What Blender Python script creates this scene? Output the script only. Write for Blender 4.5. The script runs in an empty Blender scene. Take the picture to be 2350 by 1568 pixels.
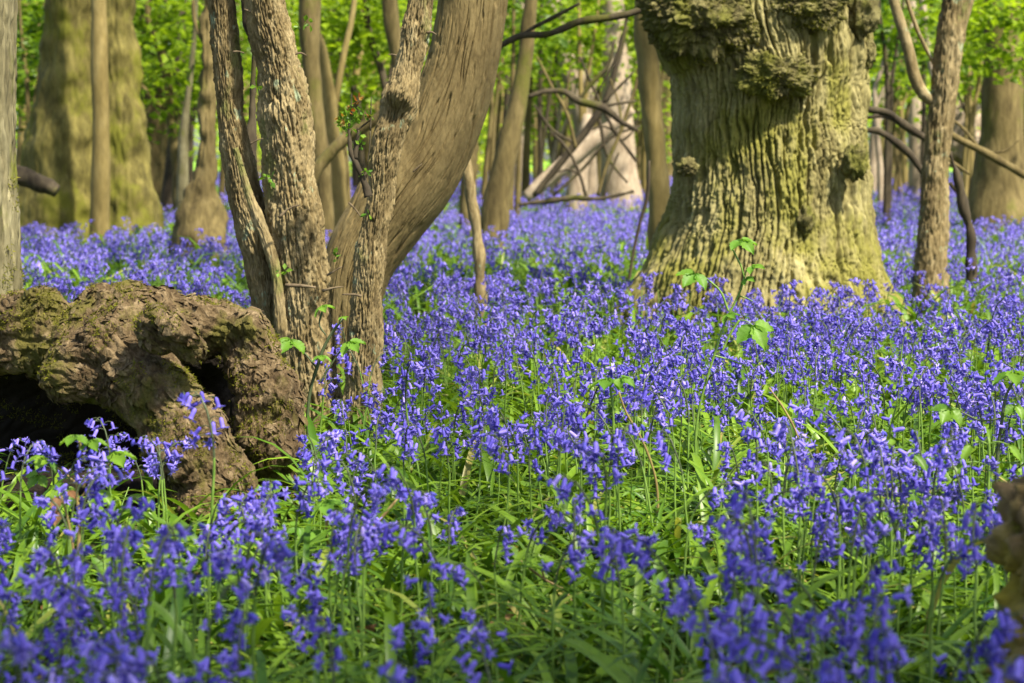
import bpy, math, random
import numpy as np
from mathutils import Vector, Matrix, Euler

rng = np.random.default_rng(11)
random.seed(11)
scene = bpy.context.scene
COL = scene.collection
TAU = 2*math.pi

# ---------------------------------------------------------------- camera maths (display px of a 2350x1568 view)
FPX = 4569.4
PITCH = math.atan(417/FPX)
CAM = np.array([0, 0, 0.70])
CP, SP = math.cos(PITCH), math.sin(PITCH)

def P(u, v, Y):
    a = (u-1175)/FPX; b = -(v-784)/FPX
    d = np.array([a, CP+b*SP, -SP+b*CP])
    return CAM + d*(Y/d[1])

def UV(p):
    d = np.asarray(p)-CAM
    f = d[..., 1]*CP-d[..., 2]*SP
    up = d[..., 1]*SP+d[..., 2]*CP
    return 1175+FPX*d[..., 0]/f, 784-FPX*up/f

def R_(w, Y):                      # half of a width in px, in metres
    return w*0.5/FPX*Y

# ---------------------------------------------------------------- noise
_perm = np.random.default_rng(3).permutation(256)
_perm = np.concatenate([_perm, _perm, _perm])
_g = np.random.default_rng(4).normal(size=(256, 3)); _g /= np.linalg.norm(_g, axis=1)[:, None]

def perlin(p):
    p = np.asarray(p, dtype=np.float64)
    pi = np.floor(p).astype(np.int64); f = p-pi
    w = f*f*f*(f*(f*6-15)+10)
    pi &= 255
    r = 0
    for i in (0, 1):
        wx = w[:, 0] if i else 1-w[:, 0]
        a = _perm[pi[:, 0]+i]
        for j in (0, 1):
            wy = w[:, 1] if j else 1-w[:, 1]
            b = _perm[a+pi[:, 1]+j]
            for k in (0, 1):
                wz = w[:, 2] if k else 1-w[:, 2]
                g = _g[_perm[b+pi[:, 2]+k]]
                r = r + wx*wy*wz*(g[:, 0]*(f[:, 0]-i)+g[:, 1]*(f[:, 1]-j)+g[:, 2]*(f[:, 2]-k))
    return r*1.6

def fbm(p, o=3, gain=.5):
    r = 0; a = 1
    for i in range(o):
        r = r+a*perlin(p*2**i+17.3*i); a *= gain
    return r

def ss(x, a, b):
    t = np.clip((x-a)/(b-a), 0, 1)
    return t*t*(3-2*t)

# ---------------------------------------------------------------- mesh builder
class MB:
    def __init__(s): s.v = []; s.n = 0; s.f = []
    def add(s, v, f, mat=0):
        v = np.asarray(v, float).reshape(-1, 3); f = np.asarray(f, np.int64)
        s.v.append(v); s.f.append((f+s.n, mat)); s.n += len(v); return s
    def mesh(s, name, mats, smooth=True):
        me = bpy.data.meshes.new(name)
        v = np.concatenate(s.v)
        me.vertices.add(len(v)); me.vertices.foreach_set('co', v.astype(np.float32).ravel())
        loops = np.concatenate([f.ravel() for f, m in s.f])
        tot = np.concatenate([np.full(len(f), f.shape[1]) for f, m in s.f])
        mi = np.concatenate([np.full(len(f), m) for f, m in s.f])
        me.loops.add(len(loops)); me.loops.foreach_set('vertex_index', loops.astype(np.int32))
        me.polygons.add(len(tot))
        st = np.concatenate([[0], np.cumsum(tot)[:-1]])
        me.polygons.foreach_set('loop_start', st.astype(np.int32))
        me.polygons.foreach_set('material_index', mi.astype(np.int32))
        me.polygons.foreach_set('use_smooth', np.full(len(tot), smooth))
        for m in (mats if isinstance(mats, (list, tuple)) else [mats]): me.materials.append(m)
        me.update(calc_edges=True); me.validate()
        return me
    def build(s, name, mats, parent=None, smooth=True):
        return link(name, s.mesh(name, mats, smooth), parent)

def link(name, data, parent=None):
    o = bpy.data.objects.new(name, data); COL.objects.link(o)
    if parent is not None: o.parent = parent
    return o

def tag(o, label=None, cat=None, group=None, kind=None):
    if label: o['label'] = label
    if cat: o['category'] = cat
    if group: o['group'] = group
    if kind: o['kind'] = kind
    return o

def thing(name, loc, label, cat, group=None):
    o = bpy.data.objects.new(name, None); COL.objects.link(o)
    o.location = loc; o.empty_display_size = .05
    return tag(o, label, cat, group)

def crom(P_, m):
    """non-uniform Hermite spline; a stem carried on above the frame keeps most rings low down"""
    P_ = np.asarray(P_, float)
    if len(P_) == 2: P_ = np.stack([P_[0], (P_[0]+P_[1])/2, P_[1]])
    n = len(P_)
    seg = np.maximum(np.linalg.norm(np.diff(P_[:, :3], axis=0), axis=1), 1e-7); L = np.concatenate([[0], np.cumsum(seg)])
    sl_ = np.diff(P_, axis=0)/seg[:, None]
    T = np.zeros_like(P_); T[0] = sl_[0]; T[-1] = sl_[-1]
    w0, w1 = seg[1:][:, None], seg[:-1][:, None]; T[1:-1] = (sl_[:-1]*w0+sl_[1:]*w1)/(w0+w1)
    s = np.linspace(0, L[-1], m)
    if n > 5 and L[-1]-L[-3] > 1.5*L[-3]/1.0 and m > 20:
        k_ = int(m*.88); s = np.concatenate([np.linspace(0, L[-3], k_), np.linspace(L[-3], L[-1], m-k_+1)[1:]])
    i = np.clip(np.searchsorted(L, s, side='right')-1, 0, n-2)
    h = seg[i][:, None]; t = ((s-L[i])/seg[i])[:, None]
    return (2*t**3-3*t*t+1)*P_[i]+(t**3-2*t*t+t)*h*T[i]+(3*t*t-2*t**3)*P_[i+1]+(t**3-t*t)*h*T[i+1], s

def tube_raw(path, n=12, m=20, disp=None, cap=True):
    """path rows: x y z r.  returns verts, quads (+cap tris)"""
    C, s = crom(np.asarray(path, float), m)
    r = np.maximum(C[:, 3], 1e-4); C = C[:, :3]
    T = np.gradient(C, axis=0); T /= np.linalg.norm(T, axis=1)[:, None]+1e-12
    up = np.array([1., 0, 0]) if abs(T[0, 0]) < .9 else np.array([0, 1., 0])
    N = np.zeros_like(T); x = up-T[0]*(up@T[0]); N[0] = x/np.linalg.norm(x)
    for i in range(1, m):
        x = N[i-1]-T[i]*(N[i-1]@T[i]); N[i] = x/(np.linalg.norm(x)+1e-12)
    B = np.cross(T, N)
    th = np.linspace(0, TAU, n, endpoint=False)
    dirs = N[:, None, :]*np.cos(th)[None, :, None]+B[:, None, :]*np.sin(th)[None, :, None]
    rr = np.repeat(r[:, None], n, 1)
    if disp is not None:
        TH = np.repeat(th[None], m, 0); S = np.repeat(s[:, None], n, 1)
        rr = rr+disp(TH.ravel(), S.ravel(), rr.ravel(), (C[:, None]+dirs*rr[..., None]).reshape(-1, 3)).reshape(m, n)
    V = C[:, None]+dirs*rr[..., None]
    i = np.arange(m-1)[:, None]; j = np.arange(n)[None]
    q = np.stack([i*n+j, i*n+(j+1) % n, (i+1)*n+(j+1) % n, (i+1)*n+j], -1).reshape(-1, 4)
    V = V.reshape(-1, 3)
    tris = None
    if cap:
        V = np.concatenate([V, C[:1], C[-1:]]); a = m*n; j = np.arange(n)
        tris = np.concatenate([np.stack([(j+1) % n, j, np.full(n, a)], -1),
                               np.stack([(m-1)*n+j, (m-1)*n+(j+1) % n, np.full(n, a+1)], -1)])
    return V, q, tris

def add_tube(mb, path, n=12, m=20, disp=None, mat=0, cap=True, off=None):
    V, q, t = tube_raw(path, n, m, disp, cap)
    if off is not None: V = V-np.asarray(off)
    b = mb.n
    mb.v.append(V); mb.n += len(V); mb.f.append((q+b, mat))
    if t is not None: mb.f.append((t+b, mat))
    return V

# ---------------------------------------------------------------- materials
def srgb(r, g, b):
    f = lambda c: (c/255/12.92) if c/255 <= .04045 else ((c/255+.055)/1.055)**2.4
    return (f(r), f(g), f(b), 1)

class NT:
    def __init__(s, name):
        s.m = bpy.data.materials.new(name); s.m.use_nodes = True
        s.t = s.m.node_tree; s.t.nodes.clear()
        s.out = s.t.nodes.new('ShaderNodeOutputMaterial')
    def n(s, typ, **kw):
        nd = s.t.nodes.new(typ)
        for k, v in kw.items():
            if k.startswith('_'): setattr(nd, k[1:], v)
            else:
                nd.inputs[k.replace('__', ' ')].default_value = v
        return nd
    def l(s, a, b): s.t.links.new(a, b)
    def ramp(s, fac, stops, interp='LINEAR'):
        r = s.n('ShaderNodeValToRGB'); e = r.color_ramp.elements
        r.color_ramp.interpolation = interp
        while len(e) < len(stops): e.new(.5)
        for x, (p, c) in zip(e, stops): x.position = p; x.color = c if len(c) == 4 else (*c, 1)
        s.l(fac, r.inputs[0]); return r.outputs[0]
    def mix(s, fac, a, b, mode='MIX'):
        x = s.n('ShaderNodeMix'); x.data_type = 'RGBA'; x.blend_type = mode
        for sock, val in ((x.inputs[0], fac), (x.inputs[6], a), (x.inputs[7], b)):
            if isinstance(val, (int, float, tuple)): sock.default_value = val
            else: s.l(val, sock)
        return x.outputs[2]
    def noise(s, scale, detail=4, rough=.55, stretch=(1, 1, 1), coord='Object', dist=0):
        tc = s.n('ShaderNodeTexCoord'); mp = s.n('ShaderNodeMapping'); mp.inputs['Scale'].default_value = stretch
        s.l(tc.outputs[coord], mp.inputs[0])
        x = s.n('ShaderNodeTexNoise', Scale=scale, Detail=detail, Roughness=rough, Distortion=dist)
        s.l(mp.outputs[0], x.inputs['Vector']); return x.outputs['Fac']
    def voro(s, scale, stretch=(1, 1, 1), feature='DISTANCE_TO_EDGE', warp=0):
        tc = s.n('ShaderNodeTexCoord'); mp = s.n('ShaderNodeMapping'); mp.inputs['Scale'].default_value = stretch
        vec = tc.outputs['Object']
        if warp:
            nz = s.n('ShaderNodeTexNoise', Scale=scale*1.4, Detail=3); s.l(vec, nz.inputs['Vector'])
            a = s.n('ShaderNodeVectorMath', _operation='SCALE'); a.inputs['Scale'].default_value = warp
            s.l(nz.outputs['Color'], a.inputs[0])
            b = s.n('ShaderNodeVectorMath', _operation='ADD'); s.l(vec, b.inputs[0]); s.l(a.outputs[0], b.inputs[1]); vec = b.outputs[0]
        s.l(vec, mp.inputs[0])
        x = s.n('ShaderNodeTexVoronoi', Scale=scale, _feature=feature); s.l(mp.outputs[0], x.inputs['Vector'])
        return x.outputs['Distance']

def bark(name, dark, mid, light, moss=None, moss_amt=.0, scale=30, stretch=(1, 1, .22), bump=.6, bdist=.006, lichen=0, cells=False, rough=.9):
    k = NT(name)
    a = k.noise(scale, 6, .6, stretch, dist=.6)
    b = k.noise(scale*.22, 3, .5, (1, 1, .5))
    fine = k.noise(scale*3.5, 4, .6, stretch)
    col = k.ramp(a, [(.30, dark), (.5, mid), (.72, light)])
    col = k.mix(.35, col, k.ramp(b, [(.35, dark), (.5, mid), (.65, light)]))
    col = k.mix(.5, col, k.ramp(fine, [(.3, (.55, .55, .55, 1)), (.7, (1.35, 1.35, 1.35, 1))]), 'MULTIPLY')
    if moss is not None:
        c = k.noise(scale*.16, 5, .62, (1, 1, .6))
        f = k.ramp(c, [(.58-moss_amt*.3, (0, 0, 0, 1)), (.66-moss_amt*.2, (1, 1, 1, 1))])
        mc = k.mix(k.noise(scale*4, 3), tuple(x*.6 for x in moss[:3])+(1,), tuple(min(1, x*1.4) for x in moss[:3])+(1,))
        f2 = k.n('ShaderNodeMath', _operation='MULTIPLY'); k.l(f, f2.inputs[0]); f2.inputs[1].default_value = .85
        col = k.mix(f2.outputs[0], col, mc)
    if lichen:
        c = k.noise(scale*.5, 4, .6, (1, 1, .7))
        f = k.ramp(c, [(.62, (0, 0, 0, 1)), (.67, (lichen, lichen, lichen, 1))])
        col = k.mix(f, col, srgb(140, 158, 128))
    h = k.n('ShaderNodeMath', _operation='ADD'); k.l(a, h.inputs[0])
    h2 = k.n('ShaderNodeMath', _operation='MULTIPLY'); k.l(fine, h2.inputs[0]); h2.inputs[1].default_value = .35; k.l(h2.outputs[0], h.inputs[1])
    bp = k.n('ShaderNodeBump', Strength=bump, Distance=bdist); hh = h.outputs[0]
    if cells:
        v = k.voro(scale*.55, (1, 1, .3), warp=.03)
        vr = k.ramp(v, [(0, (0, 0, 0, 1)), (.12, (1, 1, 1, 1))])
        h3 = k.n('ShaderNodeMath', _operation='ADD'); k.l(hh, h3.inputs[0]); k.l(vr, h3.inputs[1]); hh = h3.outputs[0]
    k.l(hh, bp.inputs['Height'])
    p = k.n('ShaderNodeBsdfPrincipled', Roughness=rough); p.inputs['Specular IOR Level'].default_value = .25
    k.l(col, p.inputs['Base Color']); k.l(bp.outputs[0], p.inputs['Normal'])
    k.l(p.outputs[0], k.out.inputs[0])
    return k.m

def leafmat(name, c1, c2, trans=.45, rough=.45, spec=.4, tcol=None, extra=None):
    k = NT(name)
    g = k.n('ShaderNodeNewGeometry'); oi = k.n('ShaderNodeObjectInfo')
    ad = k.n('ShaderNodeMath', _operation='ADD'); k.l(g.outputs['Random Per Island'], ad.inputs[0]); k.l(oi.outputs['Random'], ad.inputs[1])
    fr = k.n('ShaderNodeMath', _operation='FRACT'); k.l(ad.outputs[0], fr.inputs[0])
    stops = [(0, c1), (.93 if extra else 1, c2)]
    if extra: stops.append((1, extra))
    col = k.ramp(fr.outputs[0], stops)
    nz = k.noise(60, 2); col = k.mix(.4, col, k.ramp(nz, [(.3, (.7, .7, .7, 1)), (.7, (1.25, 1.25, 1.25, 1))]), 'MULTIPLY')
    p = k.n('ShaderNodeBsdfPrincipled', Roughness=rough); p.inputs['Specular IOR Level'].default_value = spec
    k.l(col, p.inputs['Base Color'])
    t = k.n('ShaderNodeBsdfTranslucent')
    tc = k.mix(1.0, col, tcol if tcol else (1.5, 1.5, .8, 1), 'MULTIPLY'); k.l(tc, t.inputs['Color'])
    mx = k.n('ShaderNodeMixShader'); mx.inputs[0].default_value = trans
    k.l(p.outputs[0], mx.inputs[1]); k.l(t.outputs[0], mx.inputs[2]); k.l(mx.outputs[0], k.out.inputs[0])
    return k.m

def plain(name, c, rough=.6, spec=.3, c2=None, scale=40):
    k = NT(name)
    p = k.n('ShaderNodeBsdfPrincipled', Roughness=rough); p.inputs['Specular IOR Level'].default_value = spec
    nz = k.noise(scale, 4)
    k.l(k.ramp(nz, [(.35, c), (.65, c2 or tuple(min(1, x*1.5) for x in c[:3])+(1,))]), p.inputs['Base Color'])
    k.l(p.outputs[0], k.out.inputs[0]); return k.m

M = {}
M['oak'] = bark('oak_bark', (.075, .060, .018, 1), (.20, .172, .064, 1), (.35, .31, .14, 1), (.165, .155, .024, 1), .36, 26, (1, 1, .18), .7, .006)
M['burl'] = bark('burl_bark', (.035, .028, .010, 1), (.105, .09, .03, 1), (.28, .25, .10, 1), (.11, .11, .015, 1), .3, 44, (1, 1, 1), 1.0, .012)
M['stump'] = bark('stump_bark', (.026, .015, .006, 1), (.088, .058, .025, 1), (.27, .20, .11, 1), (.080, .072, .010, 1), .20, 75, (1, 1, .7), 1.0, .007)
M['hollow'] = bark('painted_cave_shade', (.006, .004, .002, 1), (.012, .008, .005, 1), (.02, .014, .008, 1), None, 0, 30, (1, 1, 1), .8, .006)  # near-black colour standing in for the shade inside the stump cave
M['thorn'] = bark('hawthorn_bark', (.066, .047, .019, 1), (.185, .138, .060, 1), (.37, .30, .16, 1), (.14, .14, .04, 1), .0, 46, (1, 1, .30), 1.0, .006, lichen=.6)
M['lean'] = bark('cracked_bark', (.085, .060, .022, 1), (.165, .120, .047, 1), (.235, .178, .076, 1), None, 0, 60, (1, 1, .35), .5, .003)
M['ash'] = bark('ridged_bark', (.06, .05, .022, 1), (.16, .14, .072, 1), (.30, .27, .155, 1), (.11, .12, .012, 1), .05, 40, (1, 1, .16), .9, .006)
M['beech'] = bark('mossy_smooth_bark', (.045, .038, .010, 1), (.12, .10, .024, 1), (.23, .195, .055, 1), (.12, .12, .010, 1), .25, 22, (1, 1, .3), .7, .008)
M['brown'] = bark('brown_trunk_bark', (.045, .032, .011, 1), (.12, .09, .032, 1), (.22, .17, .07, 1), (.10, .10, .015, 1), .18, 22, (1, 1, .25), .8, .008)
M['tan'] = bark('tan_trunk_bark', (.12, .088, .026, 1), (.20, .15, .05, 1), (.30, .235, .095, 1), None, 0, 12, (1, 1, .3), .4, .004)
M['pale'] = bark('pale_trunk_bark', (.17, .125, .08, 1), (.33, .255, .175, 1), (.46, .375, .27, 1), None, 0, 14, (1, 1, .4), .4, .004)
M['dark'] = bark('dark_wood', (.022, .016, .010, 1), (.05, .038, .022, 1), (.10, .08, .045, 1), (.07, .07, .01, 1), .1, 24, (1, 1, .3), .6, .005)
M['mossbark'] = bark('wet_mossy_bark', (.035, .02, .007, 1), (.16, .10, .04, 1), (.40, .30, .16, 1), (.34, .26, .014, 1), .45, 20, (1, 1, .7), 1, .014)
M['soil'] = plain('leaf_litter_soil', (.030, .022, .012, 1), .95, .1, (.075, .055, .03, 1), 30)
M['twig'] = plain('twig_bark', (.07, .05, .028, 1), .8, .2, (.16, .12, .07, 1), 60)
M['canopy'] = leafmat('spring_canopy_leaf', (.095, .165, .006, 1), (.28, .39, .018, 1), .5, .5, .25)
M['canopyd'] = leafmat('deep_green_canopy_leaf', (.045, .10, .005, 1), (.14, .23, .010, 1), .45, .45, .3)  # darker green leaf tone, used on some of the crowns
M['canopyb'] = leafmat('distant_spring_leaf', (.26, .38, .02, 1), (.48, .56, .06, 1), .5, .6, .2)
M['grass'] = leafmat('bluebell_strap_leaf', (.040, .105, .006, 1), (.17, .28, .018, 1), .30, .42, .40, extra=(.30, .26, .07, 1))
M['herb'] = leafmat('woodland_herb_leaf', (.06, .15, .012, 1), (.17, .29, .024, 1), .4, .45, .35)
M['bramble'] = leafmat('bramble_leaf', (.11, .24, .025, 1), (.18, .32, .035, 1), .45, .5, .3)
M['bramblestem'] = plain('bramble_stem', (.16, .10, .04, 1), .6, .3, (.26, .20, .07, 1), 30)
M['greenstem'] = plain('green_stem', (.09, .17, .02, 1), .5, .35, (.15, .24, .04, 1), 60)
M['darkstem'] = plain('purple_green_stem', (.045, .065, .022, 1), .5, .35, (.07, .085, .04, 1), 60)
M['moss'] = leafmat('feather_moss', (.085, .095, .008, 1), (.21, .20, .022, 1), .3, .8, .1)
M['deadleaf'] = leafmat('dead_leaf', (.16, .075, .030, 1), (.28, .16, .075, 1), .2, .7, .2)
M['redbud'] = leafmat('red_bud_leaf', (.25, .07, .02, 1), (.30, .22, .03, 1), .4, .5, .3)
M['bell'] = leafmat('bluebell_petal', (.070, .052, .40, 1), (.27, .21, .78, 1), .22, .55, .22, (1.2, 1.1, 1.15, 1), extra=(.42, .34, .78, 1))
M['rim'] = leafmat('bluebell_petal_tip', (.17, .135, .62, 1), (.44, .37, .90, 1), .25, .55, .22, (1.1, 1.1, 1.1, 1))
M['bud'] = leafmat('bluebell_bud', (.045, .042, .32, 1), (.10, .085, .50, 1), .2, .5, .3, (1, 1, 1, 1))

# ---------------------------------------------------------------- world, sun, camera
w = bpy.data.worlds.new("World"); scene.world = w; w.use_nodes = True
wt = w.node_tree; bg = wt.nodes['Background']
sky = wt.nodes.new('ShaderNodeTexSky'); sky.sky_type = 'NISHITA'; sky.sun_disc = False
SUN = Vector((.52, -.52, 1.0)).normalized()
el = math.asin(SUN.z); az = math.atan2(SUN.x, SUN.y)
sky.sun_elevation = el; sky.sun_rotation = az
sky.dust_density = 2.0
wt.links.new(sky.outputs[0], bg.inputs[0]); bg.inputs[1].default_value = .10
sl = bpy.data.lights.new('sun', 'SUN'); sl.energy = 4.9; sl.angle = math.radians(3); sl.color = (1, .93, .78)
so = bpy.data.objects.new('sun', sl); COL.objects.link(so); so.rotation_euler = (-SUN).to_track_quat('-Z', 'Y').to_euler()
so.location = (3, -2, 12)
cd = bpy.data.cameras.new('camera'); co = bpy.data.objects.new('camera', cd); COL.objects.link(co)
co.location = CAM; co.rotation_euler = (math.pi/2-PITCH, 0, 0)
cd.lens = 70; cd.sensor_width = 36; cd.clip_end = 2000; cd.clip_start = .05
cd.dof.use_dof = True; cd.dof.focus_distance = 3.9; cd.dof.aperture_fstop = 8.0
scene.camera = co
vs = scene.view_settings; scene.display_settings.display_device = 'sRGB'
vs.view_transform = 'Standard'; vs.look = 'None'; vs.exposure = 1.30; vs.gamma = 1
cy = scene.cycles
cy.max_bounces = 6; cy.diffuse_bounces = 3; cy.glossy_bounces = 2; cy.transmission_bounces = 4; cy.transparent_max_bounces = 4
cy.caustics_reflective = cy.caustics_refractive = False; cy.use_denoising = True; cy.sample_clamp_indirect = 5; cy.sample_clamp_direct = 14
try: cy.denoiser = 'OPENIMAGEDENOISE'
except Exception: pass

# ---------------------------------------------------------------- ground
def gz(x, y):
    x = np.asarray(x, float); y = np.asarray(y, float)
    q = np.stack([x.ravel()*.55, y.ravel()*.55, np.zeros(x.size)], -1)
    return (.035*perlin(q)).reshape(x.shape)

def grid(xs, ys):
    X, Y = np.meshgrid(xs, ys); V = np.stack([X, Y, gz(X, Y)], -1).reshape(-1, 3)
    nx, ny = len(xs), len(ys); i, j = np.meshgrid(np.arange(nx-1), np.arange(ny-1)); b = (j*nx+i).ravel()
    return V, np.stack([b, b+1, b+nx+1, b+nx], -1)
tt = np.linspace(-1, 1, 161); xs = 45*np.sign(tt)*np.abs(tt)**2.2*14
ys = np.concatenate([[-40, -15, -6], np.linspace(-2, 20, 111), 20+np.linspace(.3, 1, 60)**2.5*700])
g = MB(); g.add(*grid(xs, ys))
k = NT('woodland_floor')
a = k.noise(6, 6, .65); b = k.noise(.35, 4, .6); c = k.noise(45, 4, .6)
tc = k.n('ShaderNodeTexCoord'); sep = k.n('ShaderNodeSeparateXYZ'); k.l(tc.outputs['Object'], sep.inputs[0])
mr = k.n('ShaderNodeMapRange'); mr.inputs[1].default_value = 45; mr.inputs[2].default_value = 75; k.l(sep.outputs['Y'], mr.inputs[0])
litter = k.ramp(a, [(.3, (.022, .016, .008, 1)), (.5, (.05, .036, .018, 1)), (.7, (.055, .075, .02, 1))])
litter = k.mix(.5, litter, k.ramp(c, [(.3, (.5, .5, .5, 1)), (.7, (1.5, 1.5, 1.5, 1))]), 'MULTIPLY')
green = k.ramp(a, [(.3, (.05, .13, .012, 1)), (.7, (.10, .21, .02, 1))])
lf = k.mix(k.ramp(b, [(.4, (.05, .05, .05, 1)), (.7, (.5, .5, .5, 1))]), litter, green)
field = k.ramp(b, [(.3, (.16, .34, .03, 1)), (.7, (.26, .44, .06, 1))])
p = k.n('ShaderNodeBsdfPrincipled', Roughness=.95); p.inputs['Specular IOR Level'].default_value = .1
k.l(k.mix(mr.outputs[0], lf, field), p.inputs['Base Color'])
bp = k.n('ShaderNodeBump', Strength=.7, Distance=.03); k.l(c, bp.inputs['Height']); k.l(bp.outputs[0], p.inputs['Normal'])
k.l(p.outputs[0], k.out.inputs[0])
tag(g.build('ground', k.m), 'woodland floor of soil and low greenery', 'ground', kind='structure')

# ---------------------------------------------------------------- leaf clouds
def leaf_cloud(mb, centers, radii, counts, size, flat=.35, seed=0, mat=0, twigs=True):
    """sprays of small folded leaves inside ellipsoids"""
    r = np.random.default_rng(seed)
    for c, rad, n in zip(centers, radii, counts):
        c = np.asarray(c); rad = np.asarray(rad)
        ns = max(1, n//26)
        d = r.normal(size=(ns, 3)); d /= np.linalg.norm(d, axis=1)[:, None]
        sp = c+d*rad*(r.random(ns)**.45)[:, None]
        k_ = 26
        ax = r.normal(size=(ns, 3)); ax[:, 2] *= .3; ax /= np.linalg.norm(ax, axis=1)[:, None]
        side = np.cross(ax, [0, 0, 1]); side /= np.linalg.norm(side, axis=1)[:, None]
        ln = size*(5+3*r.random(ns))
        t = r.uniform(-1, 1, (ns, k_)); s_ = r.normal(0, .33, (ns, k_))
        pos = sp[:, None]+ax[:, None]*(t*ln[:, None])[..., None]+side[:, None]*(s_*ln[:, None])[..., None]
        pos[..., 2] += r.normal(0, size*.8, (ns, k_))-.25*np.abs(t)*ln[:, None]
        pos = pos.reshape(-1, 3); N = len(pos)
        la = r.normal(size=(N, 3)); la[:, 2] = la[:, 2]*flat-.25; la /= np.linalg.norm(la, axis=1)[:, None]
        nb = r.normal(size=(N, 3))*.55+[0, 0, 1]; lb = np.cross(la, nb); lb /= np.linalg.norm(lb, axis=1)[:, None]
        nn = np.cross(lb, la)
        L = (size*r.uniform(.7, 1.3, N))[:, None]; W = L*.36
        v0 = pos; v1 = pos+la*L*.5+lb*W+nn*L*.10; v2 = pos+la*L-nn*L*.06; v3 = pos+la*L*.5-lb*W+nn*L*.10
        V = np.stack([v0, v1, v2, v3], 1).reshape(-1, 3); b = np.arange(N)*4
        mb.add(V, np.concatenate([np.stack([b, b+1, b+2], -1), np.stack([b, b+2, b+3], -1)]), mat)

def lumpy(freq, amp, seed=0, fine=0):
    def f(th, s, r, p):
        o = amp*fbm(p*freq+seed*7.7, 2)
        if fine: o = o+fine*fbm(p*np.array([1, 1, .25])*freq*9+seed*3.1, 2)
        return o
    return f

EXCL = []       # (x, y, r) no plants inside

def pathpx(pts, Y, dY=0):
    """[(u,v,width[,Y])] display px -> rows x y z r"""
    out = []
    for q in pts:
        y = q[3] if len(q) > 3 else Y
        p = P(q[0], q[1], y); out.append([*p, R_(q[2], y)])
    return np.array(out)

def extend(path, up=4.0, down=True, taper=.75):
    """carry a stem on above the frame and a little into the ground"""
    path = np.array(path)
    a, b = path[0], path[1]              # top first
    d = a[:3]-b[:3]; d = d/np.linalg.norm(d); d = d*.6+np.array([0, 0, .6]); d /= np.linalg.norm(d)
    e1 = np.array([*(a[:3]+d*up*.45), a[3]*(1+taper)/2]); e2 = np.array([*(a[:3]+d*up*.8+np.array([0, 0, up*.2])), a[3]*taper*.6])
    path = np.vstack([e2, e1, path])
    if down:
        z = path[-1]; w_ = path[-2]; d = z[:3]-w_[:3]; d /= max(1e-6, -d[2]) if d[2] < -1e-3 else 1
        if z[2] > -.05:
            dz = z[2]+.08; path = np.vstack([path, [z[0]+d[0]*dz*.6, z[1]+d[1]*dz*.6, -.08, z[3]*1.12]])
    return path[::-1]                    # bottom first

def crown_over(top, n, rad, size, seed, mat='canopy', nclump=7):
    r = np.random.default_rng(seed); cs = []; rs = []; ns = []
    for i in range(nclump):
        d = r.normal(size=3); d[2] = abs(d[2])*.7; d /= np.linalg.norm(d)
        cs.append(np.asarray(top)+d*np.array(rad)*r.uniform(.3, .9)); rs.append(np.array(rad)*r.uniform(.35, .55)); ns.append(n//nclump)
    return cs, rs, ns

def tree(name, label, stems, mat, Y=None, n=20, m=24, disp=None, crown=None, branches=(), group=None, cat='tree', up=4., excl=True, cmat='canopy', trunkname='trunk', crad=(1.6, 1.6, 1.2)):
    """stems/branches : lists of px paths (top first).  crown: (count, leafsize, list of (u,v,Y,ru,rz) px ellipsoids or 'over')"""
    paths = [extend(pathpx(s, Y), up) for s in stems]
    base = paths[0][1, :3].copy() if paths[0][0, 2] < -.05 else paths[0][0, :3].copy()
    base[2] = 0
    o = thing(name, base, label, cat, group)
    for i, pth in enumerate(paths):
        mb = MB(); add_tube(mb, pth, n, m, disp, off=base); mb.build(trunkname, mat, o)
        if excl: EXCL.append((pth[1, 0], pth[1, 1], pth[1, 3]*1.02))
    for bpth in branches:
        mb = MB(); add_tube(mb, pathpx(bpth, Y), max(7, n//3), 14, disp and lumpy(20, .002), off=base); mb.build('branch', mat, o)
    if crown:
        cnt, size, spec, sd = crown
        mb = MB(); cs, rs, ns = [], [], []
        if spec == 'over':
            cs, rs, ns = crown_over(paths[0][-1, :3]+np.array([-.4, 1.3, 1.0]), int(cnt*.45), crad, size, sd)
        else:
            tot = sum(s[3]*s[4] for s in spec)
            for (u, v, y, ru, rv) in spec:
                cs.append(P(u, v, y)); rr = R_(2*ru, y); rs.append((rr, rr*.8, R_(2*rv, y))); ns.append(int(cnt*ru*rv/tot))
        leaf_cloud(mb, [np.asarray(c)-base for c in cs], rs, ns, size, seed=sd)
        mb.build('crown', M[cmat], o, smooth=False)
    return o

# ---------------------------------------------------------------- oak
def furrow(kth, kz, amp, width=.34, seed=0, wob=.35):
    def f(th, s, r, p):
        R = .34
        warp = wob*perlin(np.stack([np.cos(th)*2.2, np.sin(th)*2.2, s*3.0+seed], -1))
        warp2 = .10*perlin(np.stack([np.cos(th)*7, np.sin(th)*7, s*14+seed], -1))
        t2 = th+(warp+warp2)*.22
        q = np.stack([np.cos(t2)*kth, np.sin(t2)*kth, s*kz+seed], -1)
        a = np.abs(perlin(q)); b = np.abs(perlin(q*np.array([1.9, 1.9, 2.6])+31))
        ridge = ss(a, .0, width)*.72+ss(b, .0, .16)*.28
        plates = .30*perlin(np.stack([np.cos(th)*kth*2.2, np.sin(th)*kth*2.2, s*34], -1))+.22*perlin(np.stack([np.cos(th)*kth*4, np.sin(th)*kth*4, s*75], -1))
        return amp*(ridge-.6+plates*.5)
    return f

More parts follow.
